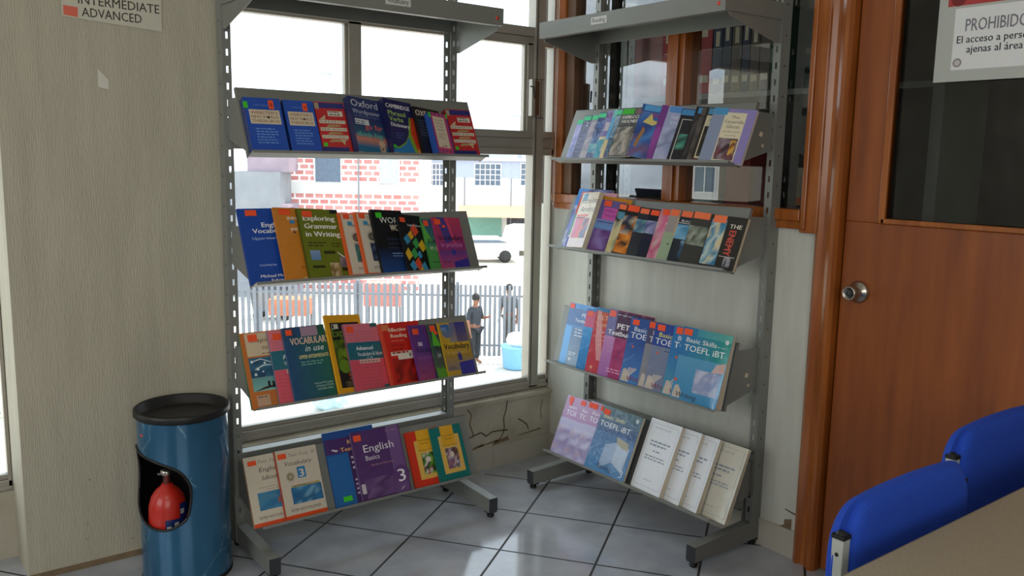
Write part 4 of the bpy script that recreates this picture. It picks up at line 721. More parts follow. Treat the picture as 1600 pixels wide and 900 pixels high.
B3.book(.701, .205, .257, .012, '#2f88b8', [('r', 0, .60, 1, 1, '#2a78b8', '#1f9a8a', 'h'), ('r', .3, .90, 1, 1, '#3f98b0', '#5ab0a0', 'h'), ('r', 0, 0, 1, .60, '#3a8ec0', '#5aa0c8'), T('Basic Skills', .10, .80, .09, '#e8ece8', .62, .01), ('l', .72, .90, .81, 1, .02, '#d0e0d8'), T('TOEFL iBT', .08, .68, .12, '#e8f0ee', .82, .01), ('c', .90, .90, .04, '#e0e8e8'), ('n', .40, .14, .92, .46, ['#b8c0d8', '#a0a8cc', '#c8cce0', '#90a0c8'], 7, 6, 102), ('p', [(.70, .46), (.98, .48), (.98, .62), (.78, .58)], '#c8a090'), ('p', [(.02, .02), (.05, .18), (.12, .20), (.20, .10), (.18, .02)], '#c8bcb0'), T('Writing', .10, .04, .10, '#3a3a4a', .42, .01, .2), ('c', .04, .26, .03, '#d05a4a')], 'teal-blue skills test book with a curling corner at the right end of its shelf', [(.03, .89, .034, .022, OR)], curl=.030, spine='#3a90b0')

# ---- partition rack, bottom shelf
B4 = Row('B', 3, 'test books and bound papers on the bottom shelf of the partition rack')
def tm(): return [('r', 0, .62, 1, 1, '#a878a8', '#b890b8'), ('r', 0, 0, 1, .62, '#b0a8cc', '#b8b0d0'), ('n', 0, .0, 1, .5, ['#b8b0d0', '#a89cc4', '#c8c4dc', '#9a8cb4', '#c0a8b8'], 5, 5, 111), T('Basic Skills', .14, .80, .08, '#e6dce8', .6, .01), T('TOEFL iBT', .10, .68, .12, '#ece6f0', .8, .01)]
B4.book(.000, .210, .250, .008, '#b090b8', tm(), 'mauve skills book at the left end of the bottom partition shelf', [(.08, .90, .026, .022, '#ff6a55'), (.12, .84, .014, .016, '#ff6a55')])
B4.book(.092, .210, .251, .008, '#b090b8', tm(), 'mauve skills book second from the left on the bottom partition shelf', [(.04, .90, .030, .020, '#ff6a55')])
B4.book(.164, .205, .257, .008, '#a890a8', tm(), 'mauve skills book directly beside the blue reading one', [(-.02, .89, .014, .022, OR), (.06, .89, .036, .022, OR)])
B4.book(.254, .222, .257, .014, '#2a5c94', [('r', 0, .62, 1, 1, '#2a4f88', '#5a7a80'), ('r', 0, 0, 1, .62, '#4f88b8', '#3a6a9c'), T('Basic Skills', .10, .82, .085, '#d8cf8a', .60, .01), T('TOEFL iBT', .05, .69, .115, '#e8ecee', .84, .01), ('p', [(.32, .06), (.60, .20), (.90, .10), (.92, .48), (.62, .52), (.34, .44)], '#9ab0cc'), ('p', [(.60, .20), (.62, .52), (.92, .48), (.90, .10)], '#b4c4d8'), ('p', [(.55, .60), (.86, .56), (.90, .44), (.74, .46), (.60, .50)], '#a8a080'), T('Reading', .30, .06, .10, '#1c2a48', .36, .01, .2), T('3', .86, .04, .16, '#c8d8e4', .12), ('c', .90, .92, .04, '#c8d4d8')], 'blue reading skills book with an open book picture beside the white papers', [(-.03, .90, .012, .02, OR), (.06, .87, .036, .022, OR)], spine='#2f6ea0')
def paper(seed):
    fr = [('r', .06, .06, .94, .062, '#5a6478'), ('r', .06, .94, .94, .942, '#5a6478'), ('r', .06, .06, .064, .94, '#5a6478'), ('r', .936, .06, .94, .94, '#5a6478')]
    return fr+[('l', .22, .84, .88, 1, .02, '#a0a8b4'), ('l', .2, .85, .68, 2, .05, '#8c96a6'), ('l', .35, .65, .55, 1, .04, '#8c96a6'), ('l', .16, .88, .47, 2, .04, '#9aa2b0'), ('l', .35, .7, .15, 1, .02, '#a0a8b4')]
for u, lab, t in ((.768, 'white bound paper in shiny film at the right end of the bottom shelf', .012), (.664, 'white bound paper second from the right, just left of the shiny one', .012), (.585, 'white bound paper whose left half hides behind the fully visible one', .012), (.496, 'fully visible white bound paper beside the blue reading book', .014)):
    film = 'shiny film' in lab
    B4.book(u, .178, .272, t, '#f0f2f5' if not film else '#dcd9c8', paper(u), lab, film=film, spine='#c8c4b8', name='bound_paper', cat='bound paper', curl=.009)

# ---------------------------------------------------------------- litter bin with its tray top and the red canister inside
M_bin = mat('blue_marbled_enamel', '#2a6488', .22, .35, vary=.18, vscale=5, coat=.4, stretch=(1, 1, .5))
def veins(m, col='#6f98ac'):
    t = m.node_tree; b = t.nodes['Principled BSDF']; old = b.inputs['Base Color'].links[0].from_socket
    g = t.nodes.new('ShaderNodeTexCoord'); n = t.nodes.new('ShaderNodeTexNoise'); n.inputs['Scale'].default_value = 7; n.inputs['Detail'].default_value = 3
    t.links.new(g.outputs['Object'], n.inputs['Vector'])
    ad = t.nodes.new('ShaderNodeVectorMath'); ad.operation = 'MULTIPLY_ADD'; ad.inputs[1].default_value = (.12, .12, .12)
    t.links.new(n.outputs['Color'], ad.inputs[0]); t.links.new(g.outputs['Object'], ad.inputs[2])
    v = t.nodes.new('ShaderNodeTexVoronoi'); v.feature = 'DISTANCE_TO_EDGE'; v.inputs['Scale'].default_value = 7; t.links.new(ad.outputs[0], v.inputs['Vector'])
    l = t.nodes.new('ShaderNodeMath'); l.operation = 'LESS_THAN'; l.inputs[1].default_value = .012; t.links.new(v.outputs['Distance'], l.inputs[0])
    n3 = t.nodes.new('ShaderNodeTexNoise'); n3.inputs['Scale'].default_value = 6; t.links.new(g.outputs['Object'], n3.inputs['Vector'])
    gt = t.nodes.new('ShaderNodeMath'); gt.operation = 'GREATER_THAN'; gt.inputs[1].default_value = .50; t.links.new(n3.outputs['Fac'], gt.inputs[0])
    mu = t.nodes.new('ShaderNodeMath'); mu.operation = 'MULTIPLY'; t.links.new(l.outputs[0], mu.inputs[0]); t.links.new(gt.outputs[0], mu.inputs[1])
    m2 = t.nodes.new('ShaderNodeMath'); m2.operation = 'MULTIPLY'; m2.inputs[1].default_value = .8; t.links.new(mu.outputs[0], m2.inputs[0])
    mx = t.nodes.new('ShaderNodeMix'); mx.data_type = 'RGBA'; t.links.new(m2.outputs[0], mx.inputs['Factor']); t.links.new(old, mx.inputs['A']); mx.inputs['B'].default_value = lin(col)
    t.links.new(mx.outputs['Result'], b.inputs['Base Color'])
veins(M_bin)
BX, BY, BR_, BH = -1.748, -.215, .140, .545
bin_ = thing('litter_bin', 'blue marbled metal litter bin with a black tray top against the column', 'litter bin', (BX, BY, 0))
a0 = math.atan2(CAM.y-BY, CAM.x-BX)
hole = [(-7, .325), (-5, .27), (0, .235), (13, .212), (27, .200), (48, .203), (70, .225), (88, .262), (100, .31), (105, .36), (100, .41), (90, .448), (62, .436), (33, .420), (9, .397), (-3, .362)]
def inside(p, poly):
    c = False; n = len(poly)
    for i in range(n):
        (x1, y1), (x2, y2) = poly[i], poly[(i+1) % n]
        if (y1 > p[1]) != (y2 > p[1]) and p[0] < (x2-x1)*(p[1]-y1)/(y2-y1)+x1: c = not c
    return c
def cr(poly, k=6):                                        # closed Catmull-Rom outline
    out = []; n = len(poly)
    for i in range(n):
        p0, p1, p2, p3 = (poly[(i+j-1) % n] for j in range(4))
        for s_ in range(k):
            t = s_/k; out.append(tuple(.5*((2*p1[d])+(-p0[d]+p2[d])*t+(2*p0[d]-5*p1[d]+4*p2[d]-p3[d])*t*t+(-p0[d]+3*p1[d]-3*p2[d]+p3[d])*t**3) for d in (0, 1)))
    return out
hole = cr(hole)
def cylpt(r, adeg, z): a = a0-R_(adeg); return (r*math.cos(a), r*math.sin(a), z)
sh = MB(); NA, NZ = 180, 110
for r, flip, mi in ((BR_, 0, 0), (BR_-.003, 1, 1)):
    for i in range(NA):
        for j in range(NZ):
            A0, A1 = -180+360*i/NA, -180+360*(i+1)/NA; z0, z1 = .012+(BH-.012)*j/NZ, .012+(BH-.012)*(j+1)/NZ
            if inside(((A0+A1)/2, (z0+z1)/2), hole): continue
            q = [cylpt(r, A0, z0), cylpt(r, A0, z1), cylpt(r, A1, z1), cylpt(r, A1, z0)]
            sh.poly(q if not flip else q[::-1], mi, smooth=True)
sh.lathe([(0, .014), (BR_-.003, .014)], mi=1).lathe([(BR_+.002, 0), (BR_+.002, .014), (BR_, .014)], mi=1)
shell = sh.build('shell', [M_bin, M_black], bin_)
MB().tube([cylpt(BR_+.0005, a, z) for a, z in hole+hole[:1]], .0042, 8).build('opening_edge', M_black, bin_)
MB().lathe([(0, .535), (.126, .535), (.134, .541), (.138, .566), (.143, .570), (.1475, .566), (.1475, .548), (.142, .543), (.135, .540)], n=64).build('tray_top', M_black, bin_)
q = MB(); q.poly([cylpt(BR_+.0008, 60+6*math.cos(2*math.pi*k/12)*.6, .500+.0045*math.sin(2*math.pi*k/12)) for k in range(12)][::-1]); q.build('dot_sticker', mat('faded_red_sticker', '#b8543a', .6, vary=.1), bin_)['label'] = 'small faded red dot'
M_red = mat('red_plastic', '#c0281c', .35, vary=.08, coat=.2); M_label = mat('navy_label', '#1a2a66', .4, vary=.1)
can = thing('red_canister', 'round red canister with a navy label lying inside the blue litter bin', 'canister', (BX-.066, BY-.034, .012))
MB().lathe([(0, .028), (.045, .028), (.054, .04), (.058, .10), (.060, .20), (.058, .245), (.050, .275), (.036, .297), (.020, .310), (.016, .318), (0, .318)], n=36).build('body', M_red, can)
MB().lathe([(0, .318), (.013, .318), (.013, .345), (.019, .348), (.019, .362), (.008, .366), (0, .366)], n=20).box((-.028, -.004, .350), (.0, .004, .356)).build('valve', M_steel, can)
lb = MB()
def lab(a1, a2, z1, z2, r=.0608):
    n = 8
    for i in range(n):
        p, q_ = a1+(a2-a1)*i/n, a1+(a2-a1)*(i+1)/n; f = lambda a, z: cylpt(r, a, z)
        lb.poly([f(p, z1), f(p, z2), f(q_, z2), f(q_, z1)])
lab(-60, 8, .10, .215); lab(-78, -36, .215, .262, .0605)
lb.poly([cylpt(.0610, a, z) for a, z in ((-60, .215), (-36, .215), (-36, .25), (-60, .25))][::-1])
for a_, z_ in ((-52, .19), (-30, .195), (-8, .185), (-50, .235)):
    for k in (0, 1, 2): lb.poly([cylpt(.0614, a_+k*4.4, z_-.008), cylpt(.0614, a_+k*4.4, z_+.009), cylpt(.0614, a_+k*4.4+2.4, z_+.009), cylpt(.0614, a_+k*4.4+2.4, z_-.008)], 1)
lb.build('label', [M_label, M_paper], can)

# ---------------------------------------------------------------- table and the two blue chairs
tb = thing('study_table', 'grey-brown laminate study table at the lower right', 'table', (-.55, -2.83, 0))
MB().box((-1.25, -.505, .712), (.48, .505, .738)).build('table_top', M_table, tb, bevel=.002)
MB().box((-1.252, -.507, .711), (-1.25, .507, .737)).box((.48, -.507, .711), (.482, .507, .737)).box((-1.25, .505, .711), (.48, .507, .737)).box((-1.25, -.507, .711), (.48, -.505, .737)).build('edge_band', M_table_edge, tb)
for x in (-1.18, .41):
    for y in (-.44, .44): MB().box((x-.018, y-.018, 0), (x+.018, y+.018, .712)).build('leg', M_rack_dark, tb)
MB().box((-1.16, -.42, .66), (.39, .42, .711)).build('apron', M_rack_dark, tb)

M_tube = mat('grey_white_tube', '#b8bcb4', .4, .2, vary=.05)
def make_chair(name, label, loc, group):
    t = thing(name, label, 'chair', loc, 0, group)
    W, Z0, Z1 = .216, .520, .800; b = MB(); n, m_ = 44, 24
    def P(i, j, s):                                        # thick padded backrest, flat-arched top with round shoulders
        u = -math.cos(math.pi*i/n); v_ = -math.cos(math.pi*j/m_); x = W*u; q = max(0, abs(u)-.70)/.30
        drop = .085*(1-math.sqrt(max(0, 1-q*q)))
        top = Z1-.010*u*u-drop; bot = Z0+drop*.8
        z = bot+(top-bot)*(v_+1)/2
        th = .026*max(0, 1-abs(u)**8)**.3*max(0, 1-abs(v_)**6)**.4+.001
        return (x*(1.11 if s > 0 else 1), -.014-.006*u*u+s*th, z)
    for s_ in (-1, 1):
        for i in range(n):
            for j in range(m_):
                q = [P(i, j, s_), P(i+1, j, s_), P(i+1, j+1, s_), P(i, j+1, s_)]
                b.poly(q if s_ < 0 else q[::-1], 0, smooth=True)
    for i in range(n): b.poly([P(i, m_, -1), P(i+1, m_, -1), P(i+1, m_, 1), P(i, m_, 1)], smooth=True).poly([P(i, 0, 1), P(i+1, 0, 1), P(i+1, 0, -1), P(i, 0, -1)], smooth=True)
    for j in range(m_): b.poly([P(0, j, 1), P(0, j, -1), P(0, j+1, -1), P(0, j+1, 1)], smooth=True).poly([P(n, j, -1), P(n, j, 1), P(n, j+1, 1), P(n, j+1, -1)], smooth=True)
    b.build('backrest', M_blue_fab, t)
    s = MB(); ns = 24
    o = [(.225*abs(math.cos(a))**.5*(1 if math.cos(a) > 0 else -1), -.20+.215*abs(math.sin(a))**.5*(1 if math.sin(a) > 0 else -1)) for a in [2*math.pi*k/ns for k in range(ns)]]
    s.prism([(x, y, .435) for x, y in o], (0, 0, .012)).prism([(x*.985, y+.003, .447) for x, y in o], (0, 0, .032))
    s.build('seat', M_blue_fab, t, bevel=.010)
    for sx in (-1, 1):
        x = -.2285 if sx < 0 else .219
        yo = .012 if sx > 0 else 0
        u_ = MB(); u_.box((x-.011, -.036+yo, .742), (x+.011, -.014+yo, .42), 0)
        u_.lathe([(0, sx*.0118), (.0042, sx*.0118), (.0042, sx*.010)], (x, -.025+yo, .712), 'x', 14, 1)
        up = u_.build('upright', [M_tube, M_black], t, bevel=.0015)
        MB().box((x-.012, -.037+yo, .740), (x+.012, -.013+yo, .7475)).lathe([(0, .7535), (.006, .7525), (.010, .7475)], (x, -.025+yo, 0), n=14).build('tube_cap', M_black, up)
        for y0, y1 in ((-.031, .05), (-.36, -.43)):
            MB().tube([(x, y0, .425), (x, (y0+y1)/2, .22), (x, y1, .0)], .0115, 12).build('leg', M_tube, t)
        MB().tube([(x, -.031, .423), (x, -.36, .423)], .011, 10).build('seat_rail', M_tube, t)
    return t
make_chair('office_chair', 'blue padded chair tucked under the table, nearer the racks', (-1.012, -2.222, 0), 'blue chairs at the study table')
make_chair('office_chair', 'blue padded chair farther along the table, cut by the picture edge', (-.430, -2.132, 0), 'blue chairs at the study table')

# ---------------------------------------------------------------- the dim room behind the partition
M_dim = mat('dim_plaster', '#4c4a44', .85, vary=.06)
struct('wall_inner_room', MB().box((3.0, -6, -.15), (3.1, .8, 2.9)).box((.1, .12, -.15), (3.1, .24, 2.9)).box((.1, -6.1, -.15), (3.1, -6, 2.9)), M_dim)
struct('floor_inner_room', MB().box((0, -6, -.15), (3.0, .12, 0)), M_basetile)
bc = thing('bookcase', 'grey steel bookcase seen through the timber window', 'bookcase', (.42, -.62, 0))
for y in (.55, -.93): MB().box((-.09, y-.02, 0), (.22, y+.02, 2.3)).build('side_panel', M_rack, bc)
for z in (.35, .75, 1.16, 1.640, 2.08): MB().box((-.09, -.91, z), (.22, .53, z+.022)).build('shelf', M_rack, bc)
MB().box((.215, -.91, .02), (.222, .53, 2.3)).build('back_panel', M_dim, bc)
pp = MB(); slotted(pp, -.02, .02, -.02, 0, 2.3); pst = pp.build('post', M_rack, bc); pst.location = (-.10, .47, 0); pst.rotation_euler = (0, 0, -math.pi/2)
M_bred, M_bnavy, M_bgr, M_bbr = (mat(n, c, .5, vary=.1) for n, c in (('red_binding', '#a81a1c'), ('navy_binding', '#26304a'), ('green_binding', '#2a5a48'), ('brown_binding', '#5a4a3c')))
rg = random.Random(5); y = -.02; k = 0
desc = ['red volume', 'navy volume', 'green volume', 'brown volume']
def volume(x, y, z, w, h, d, m, lab, grp):
    o = thing('bound_volume', lab, 'book', (x, y, z), 0, grp)
    c = MB().box((0, -w, 0), (.004, 0, h)).box((0, -w, 0), (d, -w+.002, h)).box((0, -.002, 0), (d, 0, h))
    c.box((-.0006, -w*.82, h*.12), (0, -w*.18, h*.2), 1).box((-.0006, -w*.7, h*.62), (0, -w*.3, h*.82), 1)
    c.build('cover', [m, M_pages], o); MB().box((.0045, -w+.0025, .003), (d-.004, -.0025, h-.003)).build('page_block', M_pages, o)
spec = [(.062, .36, 0), (.060, .36, 0), (.062, .35, 0), (.09, .372, 0), (.05, .30, 1), (.045, .33, 1), (.05, .31, 3), (.04, .32, 1), (.045, .30, 3), (.05, .33, 3), (.05, .31, 2)]
nm = ['first red volume behind the timber mullion', 'second red volume behind the timber mullion', 'third red volume, slightly shorter, behind the timber window', 'widest red volume standing beside the navy ones', 'navy volume touching the widest red one', 'taller navy volume behind the timber window', 'brown volume between two navy ones', 'narrow navy volume among brown ones', 'short brown volume behind the timber window', 'tall brown volume beside the green one', 'green volume at the end of the row']
yy = -.305
for (w, h, ci), lb_ in zip(spec, nm):
    volume(.335, yy, 1.664, w, h, .19, (M_bred, M_bnavy, M_bgr, M_bbr)[ci], lb_, 'bound volumes behind the timber window'); yy -= w+.0015
bx = MB().box((0, -.10, 0), (.18, .10, .30)); o = bx.build('file_box', mat('pink_grey_box', '#b0807c', .7, vary=.15, vscale=6)); o.location = (.345, -.196, 1.664); tag(o, 'pinkish file box on the bookcase behind the timber window', 'box')
bx = MB().box((0, -.05, 0), (.18, .05, .22)); o = bx.build('file_box', mat('pale_box', '#b8bfb4', .7, vary=.06)); o.location = (.345, -.56, 1.1825); tag(o, 'pale grey-green file box on the lower bookcase shelf', 'box')
bx = MB().box((0, -.06, 0), (.18, .06, .25)); o = bx.build('file_box', M_bred); o.location = (.345, -.74, 1.1825); tag(o, 'dark red file box on the lower bookcase shelf', 'box')

# ---------------------------------------------------------------- the street below the window (this floor is one storey up)
GZ = -3.62
def at(px, py, depth):                                     # a world point seen at px, py of the 1600 x 900 photo, depth metres ahead
    d = r2*((px-800)/FPX)+d2*((py-450)/FPX)+f_; return CAM+d*depth
HF = Vector((math.sin(YAW), math.cos(YAW), 0)); HR = Vector((math.cos(YAW), -math.sin(YAW), 0)); ROT = -YAW
def gpos(px, depth): p = at(px, 300, depth); return Vector((p.x, p.y, GZ))
def zat(px, py, depth): return at(px, py, depth).z-GZ
def sx(px0, px1, depth): return (px1-px0)/FPX*depth*1.01
M_ground = mat('pale_concrete', '#cfc9bd', .9, vary=.06, vscale=.4)
M_fence = mat('grey_fence_paint', '#7c8086', .6, .2, vary=.06)
M_bwhite = mat('white_render', '#e2e0da', .85, vary=.03); M_bgrey = mat('grey_render', '#8b8e92', .85, vary=.08, vscale=2); M_bmauve = mat('mauve_render', '#9a8a94', .85, vary=.1, vscale=2)
M_band = mat('eave_shade_and_tower_grey', '#a5adc0', .8, vary=.05); M_pane_out = mat('dark_window_pane', '#5c6b7c', .15, vary=.1); M_pane_sky = mat('pale_window_pane', '#b8d4e6', .1, vary=.1)  # the grey-blue serves painted eave shade and the tower parts
M_shutter = mat('green_shutter_paint', '#7fb0a0', .6, vary=.05); M_orange = mat('orange_tarp', '#e6b898', .8, vary=.08); M_dark = mat('dark_interior', '#4a4a50', .9, vary=.1)
struct('ground_outside', MB().box((-90, .9, GZ-.3), (110, 130, GZ)), M_ground)
struct('wall_lower_storey', MB().box((-8, .10, GZ), (6, .24, -.15)).box((-6.1, .12, -.16), (3.1, .24, -.001)), M_bwhite)
struct('trim_added_sunshade', MB().box((-8, .12, 2.70), (6, .95, 2.86)), M_bwhite)  # unseen overhang added to keep direct sun out of the room

# fence of upright bars
fe = thing('bar_fence', 'long grey fence of upright bars across the yard below', 'fence', gpos(560, 21.3), ROT)
bars = MB(); x = -7.5
while x < 7.6:
    hw_ = .040 if x < 2.3 else .034
    bars.box((x-hw_, -.012, .06), (x+hw_, .012, 1.86)); x += .148 if x < 2.3 else .122
bars.build('bar_panel', M_fence, fe)
for z in (.30, 1.56): MB().box((-7.6, .012, z), (7.6, .05, z+.05)).build('rail', M_fence, fe)
for k in range(7): MB().box((-7.55+k*2.5-.04, .05, 0), (-7.55+k*2.5+.04, .13, 1.92)).build('post', M_fence, fe)

# people in the yard
M_skin = mat('skin', '#8a5c44', .6, vary=.05); M_cl = [mat('dark_shirt', '#2e323a', .85, vary=.1), mat('dark_trousers', '#22262c', .85, vary=.1), mat('grey_shirt', '#5c5e62', .85, vary=.1), mat('beige_trousers', '#55524c', .85, vary=.1)]
M_hair = mat('black_hair', '#16130f', .7, vary=.2)
def skinned(name, verts, edges, rads, m, parent, root=0, sub=2):
    me = bpy.data.meshes.new(name); me.from_pydata(verts, edges, []); me.materials.append(m)
    o = bpy.data.objects.new(name, me); COL.objects.link(o); o.parent = parent
    o.modifiers.new('skin', 'SKIN'); o.modifiers.new('smooth', 'SUBSURF').levels = sub; o.modifiers['smooth'].render_levels = sub
    lay = me.skin_vertices[0] if me.skin_vertices else None
    if lay is None:
        bpy.context.view_layer.update(); lay = me.skin_vertices[0]
    for i, r in enumerate(rads): lay.data[i].radius = (r if isinstance(r, tuple) else (r, r)); lay.data[i].use_root = (i == root)
    return o
def person(label, pos, rotz, shirt, trousers, arm_up):
    t = thing('person', label, 'person', pos, rotz)
    #            0 pelvis       1 waist         2 chest        3 neck          4 head base      5 head mid         6 crown
    V = [(0, 0, .93), (0, .0, 1.08), (0, .01, 1.30), (0, .0, 1.46), (0, -.02, 1.54), (0, -.03, 1.62), (0, -.02, 1.70)]
    E_ = [(0, 1), (1, 2), (2, 3), (3, 4), (4, 5), (5, 6)]; R = [(.15, .11), (.13, .10), (.16, .11), .055, .07, .085, .06]
    def add(p, r, to): V.append(p); R.append(r); E_.append((to, len(V)-1)); return len(V)-1
    for s in (-1, 1):
        a = add((s*.09, 0, .86), .085, 0); b = add((s*.10, -.01, .50), .058, a); c = add((s*.11, .02, .09), .038, b); add((s*.12, -.12, .035), .032, c)
        a = add((s*.19, .01, 1.38), .055, 2)
        if arm_up and s == 1: b = add((s*.24, -.02, 1.12), .042, a); c = add((s*.14, -.24, 1.18), .030, b)
        else: b = add((s*.25, .03, 1.11), .042, a); c = add((s*.26, -.04, .86), .030, b)
        h = Vector(V[c]); dr = (h-Vector(V[b])).normalized(); side = dr.cross(Vector((0, 1, .2))).normalized()
        pm = add(tuple(h+dr*.06), .026, c)
        for k in range(4): 
            f0 = add(tuple(h+dr*.10+side*(k-1.5)*.020), .009, pm); add(tuple(h+dr*(.165-.012*abs(k-1.3))+side*(k-1.5)*.022+Vector((0, -.012, 0))), .007, f0)
        add(tuple(h+dr*.085-side*.05), .010, pm)
    skinned('body', V, E_, R, M_skin, t)
    sv = [V[0], V[1], V[2], (0, 0, 1.43)]; se = [(0, 1), (1, 2), (2, 3)]; sr = [(.165, .125), (.150, .118), (.175, .125), .075]
    for base in (7, ):
        pass
    idx = [i for i, p in enumerate(V) if abs(p[2]-1.38) < 1e-6]
    for i in idx:
        sv += [V[i], V[i+1]]; sr += [.068, .056]; se += [(2, len(sv)-2), (len(sv)-2, len(sv)-1)]
    skinned('shirt', sv, se, sr, shirt, t)
    tv = [(0, 0, .95)]; te = []; tr_ = [(.158, .12)]
    for s in (-1, 1):
        k = len(tv); tv += [(s*.09, 0, .86), (s*.10, -.01, .50), (s*.11, .02, .12)]; tr_ += [.098, .072, .055]; te += [(0, k), (k, k+1), (k+1, k+2)]
    skinned('trousers', tv, te, tr_, trousers, t)
    hm = MB().lathe([(.088, 1.60), (.094, 1.66), (.085, 1.71), (.055, 1.755), (0, 1.77)], (0, -.012, 0), n=20); hm.build('hair', M_hair, t)
    fc = MB(); fc.prism([(-.012, -.11, 1.60), (.012, -.11, 1.60), (.006, -.112, 1.635), (-.006, -.112, 1.635)], (0, -.02, 0)); fc.build('nose', M_skin, t)
    return t
person('person in dark clothes standing at the bar fence with one arm bent', gpos(745, 20.6), ROT+R_(55), M_cl[0], M_cl[1], True)
person('person in grey clothes standing beyond the bars near the window edge', gpos(799, 22.3), ROT+R_(-30), M_cl[2], M_cl[3], False)

# blue tub with white bags, bundle on the ground
tp = gpos(812, 20.3); tub = thing('blue_tub', 'light blue round tub on the bright ground by the window edge', 'tub', tp)
MB().lathe([(0, .02), (.30, .02), (.32, .05), (.36, .52), (.385, .53), (.385, .56), (.35, .56), (.30, .08), (0, .07)], n=32).build('shell', mat('light_blue_plastic', '#7ab4dc', .5, vary=.05), tub)
def bag(name, pos, r, m, label, seed):
    rg = random.Random(seed); b = MB(); nu, nv = 16, 10; v = []
    off = [[rg.uniform(.82, 1.15) for _ in range(nu)] for _ in range(nv+1)]
    for j in range(nv+1):
        for i in range(nu):
            th = math.pi*j/nv; ph = 2*math.pi*i/nu; rr = r*off[j][i] if 0 < j < nv else r
            v.append((rr*math.sin(th)*math.cos(ph), rr*math.sin(th)*math.sin(ph), max(.04*r, .62*r+rr*.7*math.cos(th))))
    b.faces(v, [(j*nu+i, (j+1)*nu+i, (j+1)*nu+(i+1) % nu, j*nu+(i+1) % nu) for j in range(nv) for i in range(nu)], 0, None, True)
    o = b.build(name, m); o.location = pos; return tag(o, label, 'bag')
bag('plastic_bag', tp+Vector((0, 0, .53)), .26, M_bwhite, 'white bags heaped in the light blue tub', 3)
bag('plastic_bag', gpos(512, 16.6), .36, mat('pale_blue_bag', '#a9c8d4', .5, vary=.25, vscale=6), 'pale blue bundle lying on the ground below the third shelf', 8)

# buildings
def facade_box(name, m, w, d, h, parent, x0=0, y0=0, z0=0): return MB().box((x0, y0, z0), (x0+w, y0+d, z0+h)).build(name, m, parent)
def window_out(parent, x, z, w, h, nx, nz, frame_m, pane_m, y=-.03):
    f = MB().box((x-.05, y-.03, z-.05), (x+w+.05, y, z)).box((x-.05, y-.03, z+h), (x+w+.05, y, z+h+.05)).box((x-.05, y-.03, z), (x, y, z+h)).box((x+w, y-.03, z), (x+w+.05, y, z+h))
    for i in range(1, nx): f.box((x+w*i/nx-.02, y-.03, z), (x+w*i/nx+.02, y, z+h))
    for j in range(1, nz): f.box((x, y-.03, z+h*j/nz-.02), (x+w, y, z+h*j/nz+.02))
    o = f.build('window', frame_m, parent); MB().box((x, y+.005, z), (x+w, y+.012, z+h)).build('pane', pane_m, o); return o
def brick_mat():
    m = bpy.data.materials.new('painted_brick'); m.use_nodes = True; t = m.node_tree; b = t.nodes['Principled BSDF']; b.inputs['Roughness'].default_value = .9
    g = t.nodes.new('ShaderNodeTexCoord'); k = t.nodes.new('ShaderNodeTexBrick')
    k.inputs['Color1'].default_value = lin('#cc827c'); k.inputs['Color2'].default_value = lin('#dca098'); k.inputs['Mortar'].default_value = lin('#f6f2ee'); k.inputs['Scale'].default_value = 1
    k.inputs['Brick Width'].default_value = .36; k.inputs['Row Height'].default_value = .212; k.inputs['Mortar Size'].default_value = .035; k.inputs['Bias'].default_value = -.2
    sp = t.nodes.new('ShaderNodeSeparateXYZ'); ad = t.nodes.new('ShaderNodeMath'); cb = t.nodes.new('ShaderNodeCombineXYZ'); t.links.new(g.outputs['Object'], sp.inputs[0]); t.links.new(sp.outputs[0], ad.inputs[0]); t.links.new(sp.outputs[1], ad.inputs[1]); t.links.new(ad.outputs[0], cb.inputs[0]); t.links.new(sp.outputs[2], cb.inputs[1]); t.links.new(cb.outputs[0], k.inputs['Vector']); t.links.new(k.outputs['Color'], b.inputs['Base Color']); return m
D = 32; bb = thing('brick_building', 'pink brick building with white mortar across the street', 'building', gpos(453, D), ROT)
Wb = sx(453, 652, D); Hb = zat(453, 190, D)
facade_box('wall', brick_mat(), Wb, 5, Hb, bb); MB().box((-.05, -.06, Hb), (Wb+.05, 5, Hb+.15)).build('parapet', M_bwhite, bb)
zb0 = zat(500, 284, D); MB().box((0, -.06, zb0-.42), (Wb, 0, zb0-.02)).build('sill_band', M_bwhite, bb)
window_out(bb, sx(453, 493, D), zb0, sx(493, 532, D), 1.25, 1, 1, M_bwhite, M_pane_out); window_out(bb, sx(453, 594, D), zb0, sx(594, 621, D), 1.25, 1, 1, M_bwhite, M_pane_sky)
MB().tube([(sx(453, 560, D), -.08, 0), (sx(453, 560, D), -.08, Hb)], .03, 8).build('downpipe', M_bgrey, bb)
D = 30; gb = thing('grey_building', 'low grey rendered building left of the brick one', 'building', gpos(330, D), ROT)
facade_box('wall', M_bgrey, sx(330, 437, D), 1.5, zat(390, 268, D), gb); facade_box('upper_wall', M_bmauve, sx(384, 449, D), 1.2, 1.2, gb, sx(330, 384, D), .2, zat(390, 268, D)); facade_box('side_wall', M_bmauve, sx(437, 449, D), 1.5, zat(440, 320, D), gb, sx(330, 437, D))
D = 50; wbn = thing('white_building', 'long white building with grilled windows and eave shade painted as a grey upper band', 'building', gpos(640, D), ROT)
Ww = sx(640, 1120, D); hb, hw = zat(760, 278, D), zat(760, 251, D)
facade_box('wall', M_bwhite, Ww, 6, hb, wbn); facade_box('upper_wall', M_band, Ww, 6, hw-hb, wbn, 0, -.02, hb); MB().box((-.1, -.25, hw), (Ww+.1, 6, hw+.14)).build('roof_slab', M_bwhite, wbn)  # shade below the eave is put into the grey-blue of the upper strip
for (a, b) in ((664, 692), (741, 780), (812, 846), (880, 915), (960, 1000)): window_out(wbn, sx(640, a, D), zat(a, 289, D), sx(a, b, D), zat(a, 256, D)-zat(a, 289, D), 5, 4, M_bwhite, M_pane_out)
